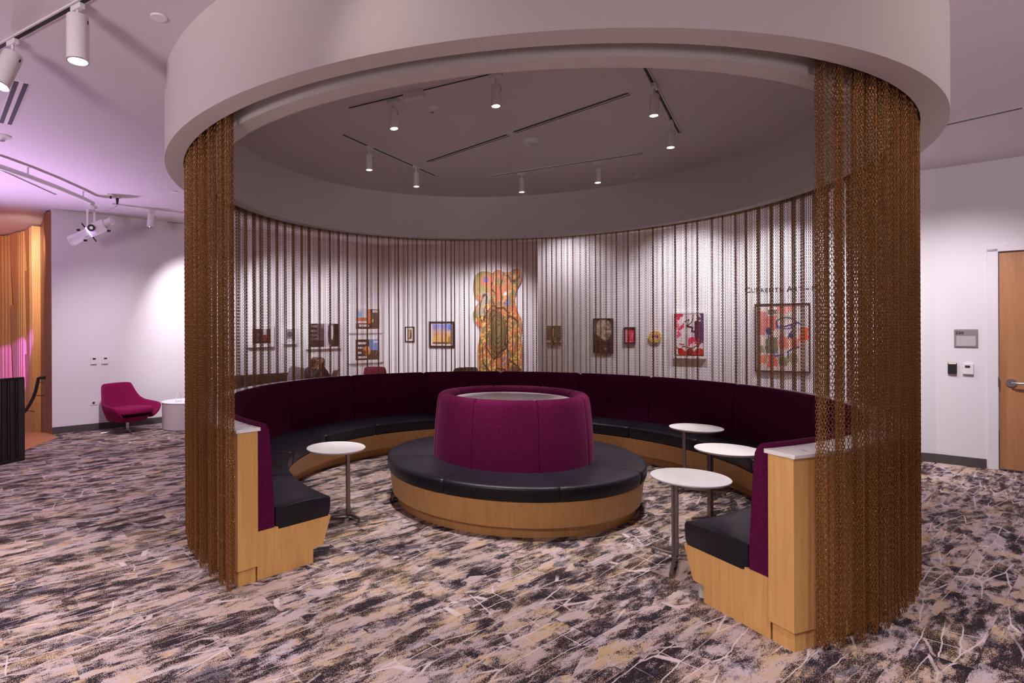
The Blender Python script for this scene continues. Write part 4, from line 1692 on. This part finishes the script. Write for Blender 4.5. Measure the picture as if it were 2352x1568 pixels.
for px, lab in (((207, 819, 221, 836), 'white thermostat on the left wall, left one of a pair'), ((233, 818, 247, 835), 'white thermostat on the left wall, right one of a pair')):
    t, w, h = wall_box('thermostat', lab, 'thermostat', SL, px, .035, 'plastic', 'thermostats on the left wall')
    MB().box((w * .08, -.0355, h * .22), (w * .5, .003, h * .22)).build('display', M['ink'], t)
t, w, h = wall_box('thermostat', 'white thermostat beside the black card reader at the door', 'thermostat', SE, (2211, 834, 2236, 859), .03, 'plastic')
MB().box((-.004, -.031, h * .2), (w * .48, .003, h * .2)).build('display', M['ink'], t)
t, w, h = wall_box('card_reader', 'black card reader with a red light beside the door', 'card reader', SE, (2177, 833, 2198, 858), .03, 'black')
MB().box((0, -.0305, h * .44), (w * .8, .004, h * .06)).build('indicator_light', M['redled'], t)
for px, lab, sock in (((206, 920, 223, 930), 'white wall outlet with a round black socket left of the magenta armchair', True), ((232, 919, 249, 929), 'white wall outlet half hidden behind the magenta armchair', False)):
    t, w, h = wall_box('wall_outlet', lab, 'outlet', SL, px, .008, 'plastic', 'outlets low on the left wall')
    if sock:
        MB().cyl((0, -.008, 0), (0, -.013, 0), h * .26, n=16).build('socket', M['ink'], t)
    else:
        MB().box((w * .2, -.009, 0), (w * .22, .004, h * .4)).build('socket', M['ink'], t)
t, w, h = wall_box('door_sign', 'grey room sign with number 220 beside the door', 'sign', SE, (2191, 756, 2246, 797), .014, 'sign')
MB().box((0, -.0145, -h * .15), (w * .80, .004, h * .56)).build('insert', M['signin'], t)
MB().box((0, -.0155, h * .155), (w * .86, .004, h * .03)).box((0, -.0155, -h * .445), (w * .86, .004, h * .03)).box((-w * .415, -.0155, -h * .15), (w * .03, .004, h * .6)).box((w * .415, -.0155, -h * .15), (w * .03, .004, h * .6)).build('insert_frame', M['sign'], t)
me = text_mesh('220', h * .21, 'number', M['ink'], .001, bold=.0012)
me.transform(Matrix.Scale(1.12, 4, (1, 0, 0)))
o = bpy.data.objects.new('number', me)
COL.objects.link(o)
o.parent = t
o.rotation_euler = (PI / 2, 0, 0)
o.location = (-w * .45, -.0155, h * .23)


# ================================================================== ARMCHAIRS
def loft(rings, name, mat, parent, sub=2, close=True, smooth=True):
    k = len(rings[0])
    vs = [p for r_ in rings for p in r_]
    fs = []
    for i in range(len(rings) - 1):
        for q in range(k if close else k - 1):
            w_ = (q + 1) % k
            fs.append((i * k + q, i * k + w_, (i + 1) * k + w_, (i + 1) * k + q))
    if close:
        fs.append(tuple(reversed(range(k))))
        fs.append(tuple((len(rings) - 1) * k + q for q in range(k)))
    o = MB().add(vs, fs).build(name, mat, parent, 180)
    m = o.modifiers.new('sub', 'SUBSURF')
    m.levels = m.render_levels = sub
    return o


def armchair(label, loc, rz, mat, base=True, group='magenta swivel armchairs', sc=(1, 1, 1)):
    """local: faces -y, seat about .40 high, shell back about .73 high"""
    t = thing('armchair', label, 'armchair', loc, rz, group)
    # shell: one continuous sheet (closed ring section) : left arm - back - right arm
    prof = []
    outer = [(-.40, -.35, .43), (-.425, -.20, .455), (-.40, .02, .47), (-.36, .13, .495), (-.31, .20, .58), (-.275, .27, .72), (-.262, .295, .755), (-.20, .315, .768), (0, .33, .770),
             (.20, .315, .768), (.262, .295, .755), (.275, .27, .72), (.31, .20, .58), (.36, .13, .495), (.40, .02, .47), (.425, -.20, .455), (.40, -.35, .43)]
    low = [(-.25, -.31, .20), (-.29, -.16, .185), (-.28, .0, .18), (-.25, .10, .18), (-.22, .16, .185), (-.20, .19, .195), (-.18, .20, .195), (-.12, .21, .195), (0, .22, .195),
           (.12, .21, .195), (.18, .20, .195), (.20, .19, .195), (.22, .16, .185), (.25, .10, .18), (.28, .0, .18), (.29, -.16, .185), (.25, -.31, .20)]
    th = .045
    rings = []
    for (x, y, z), (lx, ly, lz) in zip(outer, low):
        o_ = Vector((x, y, z))
        l_ = Vector((lx, ly, lz))
        inn = Vector((-x, -y - .05, 0)).normalized() * th
        m_ = o_.lerp(l_, .5) + Vector((x, y, 0)).normalized() * .035
        rings.append([o_, m_, l_, l_ + inn * 1.6 + Vector((0, 0, .04)), m_ + inn * 1.15, o_ + inn])
    loft(rings, 'shell', mat, t, 2)
    # underside pan
    MB().lathe([(0, .175), (.20, .175), (.285, .20), (.31, .26), (0, .26)], 28, mat=Matrix.Scale(1.0, 4)).build('seat_pan', mat, t, 60)
    cs = [(-.27, -.34), (0, -.36), (.27, -.34), (.30, -.10), (.26, .14), (0, .18), (-.26, .14), (-.30, -.10)]
    rg = []
    for z, k in ((.29, .95), (.31, 1.0), (.37, 1.0), (.395, .93), (.40, .6)):
        rg.append([Vector((x * k, y * k, z + (.012 if y < -.2 else 0))) for x, y in cs])
    loft(rg, 'seat_cushion', mat, t, 2)
    MB().cyl((0, 0, .03), (0, 0, .19), .024, n=14).build('column', M['chrome'], t, 40)
    for k in range(4):
        a_ = PI / 4 + k * PI / 2 + .35
        lg = MB()
        d_ = Vector((math.cos(a_), math.sin(a_), 0))
        lg.tube([d_ * .015 + Vector((0, 0, .055)), d_ * .18 + Vector((0, 0, .038)), d_ * .37 + Vector((0, 0, .012))], .012, 8)
        lg.build('leg', M['chrome'], t, 60)
    t.scale = sc
    return t


armchair('magenta swivel armchair with chrome star base by the left wall', (-4.38, 9.02, 0), D(60), M['chairf'])
# drum table and acrylic sign holder
t = thing('drum_table', 'pale grey lilac drum side table beside the magenta armchair', 'table', (-3.62, 9.38, 0))
MB().lathe([(0, .012), (.345, .012), (.345, .425), (0, .425)], 56).build('drum', M['drumt'], t, 40)
MB().lathe([(0, 0), (.33, 0), (.33, .013), (0, .013)], 48).build('plinth', M['base'], t, 40)
MB().lathe([(0, .425), (.352, .425), (.356, .432), (.354, .440), (0, .442)], 56).build('table_top', M['white'], t, 40)
hp = at(410, 921, 9.25)
t = thing('sign_holder', 'clear bent acrylic sign holder on the drum table', 'sign holder', (hp.x, hp.y, .443), D(20))
MB().prism([(-.05, -.03), (.05, -.03), (.05, .03), (-.05, .03)], 0, .006).build('foot', M['acrylic'], t)
MB().tube([(-.045, 0, .006), (-.035, 0, .06), (-.012, 0, .13), (.012, 0, .165), (.026, 0, .15), (.04, 0, .08), (.045, 0, .006)], .006, 8).build('bent_sheet', M['acrylic'], t, 60)

# things behind the curtain
armchair('magenta armchair showing only its backrest over the bench, below the stacked posters', (-.60, 11.3, 0), D(176), M['chairf'], sc=(.80, .9, 1.155))
armchair('taupe armchair whose back corner shows over the bench left of the patterned figure', (.98, 10.95, 0), D(205), M['taupe'], group='other armchairs', sc=(1, 1, 1.16))

# sofa along the left art wall
so = thing('sofa', 'low charcoal sofa behind the curtain along the left art wall', 'sofa', (-2.42, 10.79, 0), D(39.8))
MB().box((0, 0, .20), (1.9, .74, .20), bev=.03).build('base', M['couch'], so, 40)
MB().box((0, .28, .52), (1.9, .18, .46), bev=.05).build('backrest', M['couch'], so, 40)
for s_ in (-1, 1):
    MB().box((.87 * s_, 0, .44), (.17, .74, .34), bev=.04).build('arm', M['couch'], so, 40)
    MB().box((.39 * s_, -.06, .34), (.76, .56, .10), bev=.04).build('seat_cushion', M['couch'], so, 40)
for sx in (-.85, .85):
    for sy in (-.3, .3):
        MB().cyl((sx, sy, 0), (sx, sy, .11), .018, n=10).build('leg', M['steel'], so)
pc = MB().box((0, 0, 0), (.44, .16, .36), bev=.07).build('cushion', M['greyc'], None, 60)
pc.location = (-2.02, 10.80, .70)
pc.rotation_euler = (D(-12), D(14), D(24))
tag(pc, 'grey cushion leaning on the sofa back beside the seated person', 'cushion')


# seated person
def skin_obj(name, verts, edges, mat, parent, root=0, sub=2):
    me = bpy.data.meshes.new(name)
    me.from_pydata([v[0] for v in verts], edges, [])
    me.materials.append(mat)
    o = bpy.data.objects.new(name, me)
    COL.objects.link(o)
    o.parent = parent
    m = o.modifiers.new('skin', 'SKIN')
    m.use_smooth_shade = True
    sv = me.skin_vertices[0].data if me.skin_vertices else None
    if sv is None:
        bm = bmesh.new()
        bm.from_mesh(me)
        bm.verts.layers.skin.verify()
        bm.to_mesh(me)
        bm.free()
        sv = me.skin_vertices[0].data
    for i, v in enumerate(verts):
        r_ = v[1]
        sv[i].radius = r_ if isinstance(r_, tuple) else (r_, r_)
        sv[i].use_root = (i == root)
    s_ = o.modifiers.new('sub', 'SUBSURF')
    s_.levels = s_.render_levels = sub
    return o


# local: sits facing +x, seat at z=.44, origin on the floor below the hips
pe = thing('person', 'person with brown hair in a dark jacket, seated behind the curtain, hand on forehead', 'person', (-1.72, 10.42, 0), D(-38))
pv = [((0, 0, .50), (.13, .16)), ((.03, 0, .66), (.115, .145)), ((.08, 0, .80), (.12, .16)), ((.12, 0, .905), (.07, .08)), ((.145, 0, .955), (.052, .052)), ((.165, 0, 1.0), (.07, .068)),
      ((.185, 0, 1.05), (.092, .075)),
      # arms: right (y-) raised to forehead, left (y+) forward
      ((.10, -.17, .865), (.055, .055)), ((.30, -.20, .74), (.042, .042)), ((.335, -.13, .92), (.033, .033)), ((.305, -.085, 1.005), (.026, .034)),
      ((.10, .17, .865), (.055, .055)), ((.24, .22, .66), (.042, .042)), ((.36, .14, .70), (.032, .032)), ((.43, .10, .71), (.034, .022)),
      # legs
      ((.05, -.10, .49), (.095, .095)), ((.44, -.12, .50), (.070, .070)), ((.44, -.12, .28), (.055, .055)), ((.46, -.12, .09), (.042, .042)), ((.57, -.12, .045), (.042, .034)),
      ((.05, .10, .49), (.095, .095)), ((.44, .12, .50), (.070, .070)), ((.44, .12, .28), (.055, .055)), ((.46, .12, .09), (.042, .042)), ((.57, .12, .045), (.042, .034))]
pe_e = [(0, 1), (1, 2), (2, 3), (3, 4), (4, 5), (5, 6), (2, 7), (7, 8), (8, 9), (9, 10), (2, 11), (11, 12), (12, 13), (13, 14), (0, 15), (15, 16), (16, 17), (17, 18), (18, 19), (0, 20), (20, 21), (21, 22), (22, 23), (23, 24)]
# fingers on both hands: thumb from the side of the palm, four fingers of unequal length
for hand, base_, dirs in ((10, Vector((.305, -.085, 1.005)), Vector((-.45, .55, .75))), (14, Vector((.43, .10, .71)), Vector((1, -.15, -.12)))):
    dirs.normalize()
    side = dirs.cross(Vector((0, 0, 1))).normalized()
    for k, ln in enumerate((.070, .080, .075, .058)):
        o_ = base_ + side * (.024 - .016 * k)
        i0 = len(pv)
        pv.append((tuple(o_ + dirs * .035), (.0095, .0095)))
        pv.append((tuple(o_ + dirs * (.035 + ln * .6)), (.0085, .0085)))
        pv.append((tuple(o_ + dirs * (.035 + ln) - Vector((0, 0, .012))), (.007, .007)))
        pe_e += [(hand, i0), (i0, i0 + 1), (i0 + 1, i0 + 2)]
    i0 = len(pv)
    pv.append((tuple(base_ + side * .042 + dirs * .02), (.011, .011)))
    pv.append((tuple(base_ + side * .058 + dirs * .055), (.009, .009)))
    pe_e += [(hand, i0), (i0, i0 + 1)]
body = skin_obj('body', pv, pe_e, M['skin'], pe)
fc = MB()
hc = Vector((.205, 0, 1.045))
fc.add([hc + Vector(v) for v in ((.075, -.014, -.012), (.075, .014, -.012), (.104, 0, -.02), (.080, 0, .03))], [(0, 1, 2), (1, 3, 2), (3, 0, 2), (0, 3, 1)])
fc.build('nose', M['skin'], pe, 60)
for s_ in (-1, 1):
    MB().lathe([(0, -.008), (.006, -.006), (.0085, 0), (.006, .006), (0, .008)], 10, mat=Matrix.Translation(hc + Vector((.072, .031 * s_, .012)))).build('eye', M['ink'], pe, 180)
    MB().lathe([(0, -.03), (.010, -.02), (.014, 0), (.010, .02), (0, .03)], 10, mat=Matrix.Translation(hc + Vector((-.012, .078 * s_, -.004)))).build('ear', M['skin'], pe, 180)
MB().box(hc + Vector((.076, 0, -.048)), (.010, .042, .009), bev=.003).build('mouth', plain('lips', (.35, .10, .09), .5), pe)
hv = [((.155, 0, 1.105), (.085, .085)), ((.115, 0, 1.05), (.085, .095)), ((.075, .02, .95), (.065, .095)), ((.06, .03, .84), (.05, .09)), ((.05, .04, .75), (.03, .06)),
      ((.19, .088, 1.05), (.024, .05)), ((.16, .11, .93), (.028, .045)), ((.13, .13, .82), (.022, .035)), ((.13, -.088, 1.04), (.022, .045)), ((.11, -.10, .94), (.024, .04)), ((.11, -.11, .84), (.02, .03))]
skin_obj('hair', hv, [(0, 1), (1, 2), (2, 3), (3, 4), (0, 5), (5, 6), (6, 7), (0, 8), (8, 9), (9, 10)], M['hair'], pe)
jv = [((0, 0, .50), (.145, .175)), ((.03, 0, .66), (.135, .165)), ((.08, 0, .80), (.138, .178)), ((.115, 0, .885), (.09, .10)),
      ((.10, -.175, .86), (.070, .070)), ((.30, -.20, .74), (.056, .056)), ((.333, -.138, .90), (.044, .044)), ((.10, .175, .86), (.070, .070)), ((.24, .22, .66), (.056, .056)), ((.35, .145, .695), (.044, .044))]
skin_obj('jacket', jv, [(0, 1), (1, 2), (2, 3), (2, 4), (4, 5), (5, 6), (2, 7), (7, 8), (8, 9)], M['jacket'], pe)
skin_obj('shirt', [((.17, 0, .86), (.055, .05)), ((.175, 0, .74), (.04, .06)), ((.15, 0, .60), (.035, .055))], [(0, 1), (1, 2)], M['shirt'], pe)
tv = [((0, 0, .50), (.15, .17)), ((.06, -.10, .49), (.108, .108)), ((.44, -.12, .50), (.082, .082)), ((.44, -.12, .28), (.068, .068)), ((.455, -.12, .12), (.06, .06)),
      ((.06, .10, .49), (.108, .108)), ((.44, .12, .50), (.082, .082)), ((.44, .12, .28), (.068, .068)), ((.455, .12, .12), (.06, .06))]
skin_obj('trousers', tv, [(0, 1), (1, 2), (2, 3), (3, 4), (0, 5), (5, 6), (6, 7), (7, 8)], M['pants'], pe)
for s_ in (-1, 1):
    skin_obj('shoe', [((.44, .12 * s_, .05), (.05, .05)), ((.53, .12 * s_, .045), (.052, .045)), ((.64, .12 * s_, .035), (.045, .033))], [(0, 1), (1, 2)], M['shoe'], pe)
# low table and laptop in front of the person
tb_ = thing('laptop_table', 'small pale table behind the curtain carrying the open laptop', 'table', (-1.39, 10.22, 0), D(-12))
MB().box((0, 0, .635), (.42, .42, .025), bev=.006).build('table_top', M['white'], tb_)
MB().box((0, .17, .325), (.04, .04, .60)).build('post', M['steel'], tb_)
MB().box((0, 0, .012), (.36, .36, .02), bev=.004).build('foot_plate', M['steel'], tb_)
lp = thing('laptop', 'open grey laptop on the small table in front of the seated person', 'laptop', (-1.42, 10.23, .6485), D(-12))
MB().box((0, 0, .008), (.23, .32, .016), bev=.003).build('keyboard_base', M['laptop'], lp)
MB().box((0, 0, 0), (.010, .32, .22), mat=Matrix.Translation((.135, 0, .118)) @ Matrix.Rotation(D(18), 4, 'Y'), bev=.003).build('screen', M['laptop'], lp)

# ================================================================== FAR LEFT: SLATTED WALL, RAILS
SLP = [(-5.66, 9.04), (-6.44, 10.14), (-6.90, 10.64), (-7.58, 11.18), (-8.05, 11.38), (-9.0, 11.62), (-10.0, 11.75)]


def along(s_):
    k = min(int(s_), len(SLP) - 2)
    f_ = s_ - k
    a_, b_ = Vector((*SLP[k], 0)), Vector((*SLP[k + 1], 0))
    d_ = (b_ - a_).normalized()
    return a_.lerp(b_, f_), d_


# arc length table
arcl = [0.0]
for k in range(len(SLP) - 1):
    arcl.append(arcl[-1] + math.dist(SLP[k], SLP[k + 1]))


def arc(s_):
    for k in range(len(arcl) - 1):
        if s_ <= arcl[k + 1]:
            return along(k + (s_ - arcl[k]) / (arcl[k + 1] - arcl[k]))
    return along(len(SLP) - 1.001)


wb = MB()
for k in range(len(SLP) - 1):
    a_, b_ = Vector((*SLP[k], 0)), Vector((*SLP[k + 1], 0))
    d_ = (b_ - a_).normalized()
    nrm = Vector((d_.y, -d_.x, 0))          # behind the wall: away from the viewer
    if nrm.dot(-a_) > 0:
        nrm = -nrm
    q = [a_, b_, b_ + nrm * .12, a_ + nrm * .12]
    wb.prism([(p.x, p.y) for p in q], -3.0, CZ)
slw = struct(wb.build('wall_slatted', M['slat_b']))
r7 = random.Random(5)
s_ = 1.40
gi_ = 0
while s_ < arcl[-1] - .5:
    # three slender fins
    for k in range(3):
        c_, d_ = arc(s_)
        nrm = Vector((d_.y, -d_.x, 0))
        if nrm.dot(-c_) < 0:
            nrm = -nrm
        MB().box((0, 0, .22), (.045, .13, 6.4)).build('fin', M['slat'], slw, None, c_ + nrm * .066, math.atan2(d_.y, d_.x))
        s_ += .10
    # one broad tapering board stack
    c_, d_ = arc(s_ + .20)
    nrm = Vector((d_.y, -d_.x, 0))
    if nrm.dot(-c_) < 0:
        nrm = -nrm
    z1 = CZ - .02
    first = (.75, 1.35, .95, 1.6)[gi_ % 4]
    z0 = z1 - first
    while z1 > -2.6:
        # front of the board leans: wide at the top, narrow at the foot
        wt, wn = .44, .22
        vs = [(wt / 2, 0, z1), (-wt / 2, 0, z1), (wt / 2, 0, z0), (wt / 2 - wn, 0, z0), (wt / 2, -.12, z1), (-wt / 2, -.12, z1), (wt / 2, -.12, z0), (wt / 2 - wn, -.12, z0)]
        fs = [(0, 1, 3, 2), (4, 6, 7, 5), (0, 4, 5, 1), (2, 3, 7, 6), (1, 5, 7, 3), (0, 2, 6, 4)]
        mtx = Matrix.Rotation(math.atan2(-d_.y, -d_.x) if nrm.dot(Vector((d_.y, -d_.x, 0))) < 0 else math.atan2(d_.y, d_.x), 4, 'Z')
        MB().add(vs, fs, mtx).build('board', M['slat'], slw, None, c_)
        z1 = z0 - .004
        z0 = z1 - 1.52
    s_ += .46
    gi_ += 1
jb = MB()
jb.prism([(-5.46, 8.845), (-5.67, 9.005), (-5.60, 9.10), (-5.38, 8.93)], -3.0, CZ - .03)
struct(jb.build('trim_1', wood('jamb_wood', lin((132, 80, 50)), lin((152, 96, 62)), lin((166, 110, 74)))))

# guard rail of black flat bars
gr = thing('guard_rail', 'black guard rail of flat vertical bars at the left edge', 'railing', (0, 0, 0))
g0, g1 = Vector((-4.735, 7.06, 0)), Vector((-5.06, 6.30, 0))
gd = (g1 - g0)
ga = math.atan2(gd.y, gd.x)
for k in range(9):
    p_ = g0 + gd * (k / 8.6)
    MB().box((0, 0, .50), (.098, .020, 1.0), bev=.002).build('bar', M['black'], gr, None, p_, ga + .25)
MB().box((g0 + g1) / 2 + Vector((0, 0, 1.012)), (gd.length + .06, .045, .022), rz=ga, bev=.003).build('top_rail', M['black'], gr)
MB().box((g0 + g1) / 2 + Vector((0, 0, .018)), (gd.length + .06, .05, .034), rz=ga, bev=.003).build('bottom_rail', M['black'], gr)

hr = thing('stair_handrail', 'black curved stair handrail on thin brackets in front of the wooden slats', 'handrail', (0, 0, 0))
hpts = [at(x, y, 8.80) for x, y in ((103, 867), (94, 867), (88, 869), (86, 880), (82, 897), (76, 914), (68, 929), (60, 941), (50, 952), (30, 968))]
MB().tube(hpts, .024, 8).build('rail', M['black'], hr, 60)
for (x0, y0_, x1, y1_) in ((88, 878, 103, 878), (81, 908, 103, 908), (64, 943, 80, 945)):
    MB().tube([at(x0, y0_, 8.80), at(x1, y1_, 8.86)], .007, 6).build('bracket', M['black'], hr, 60)
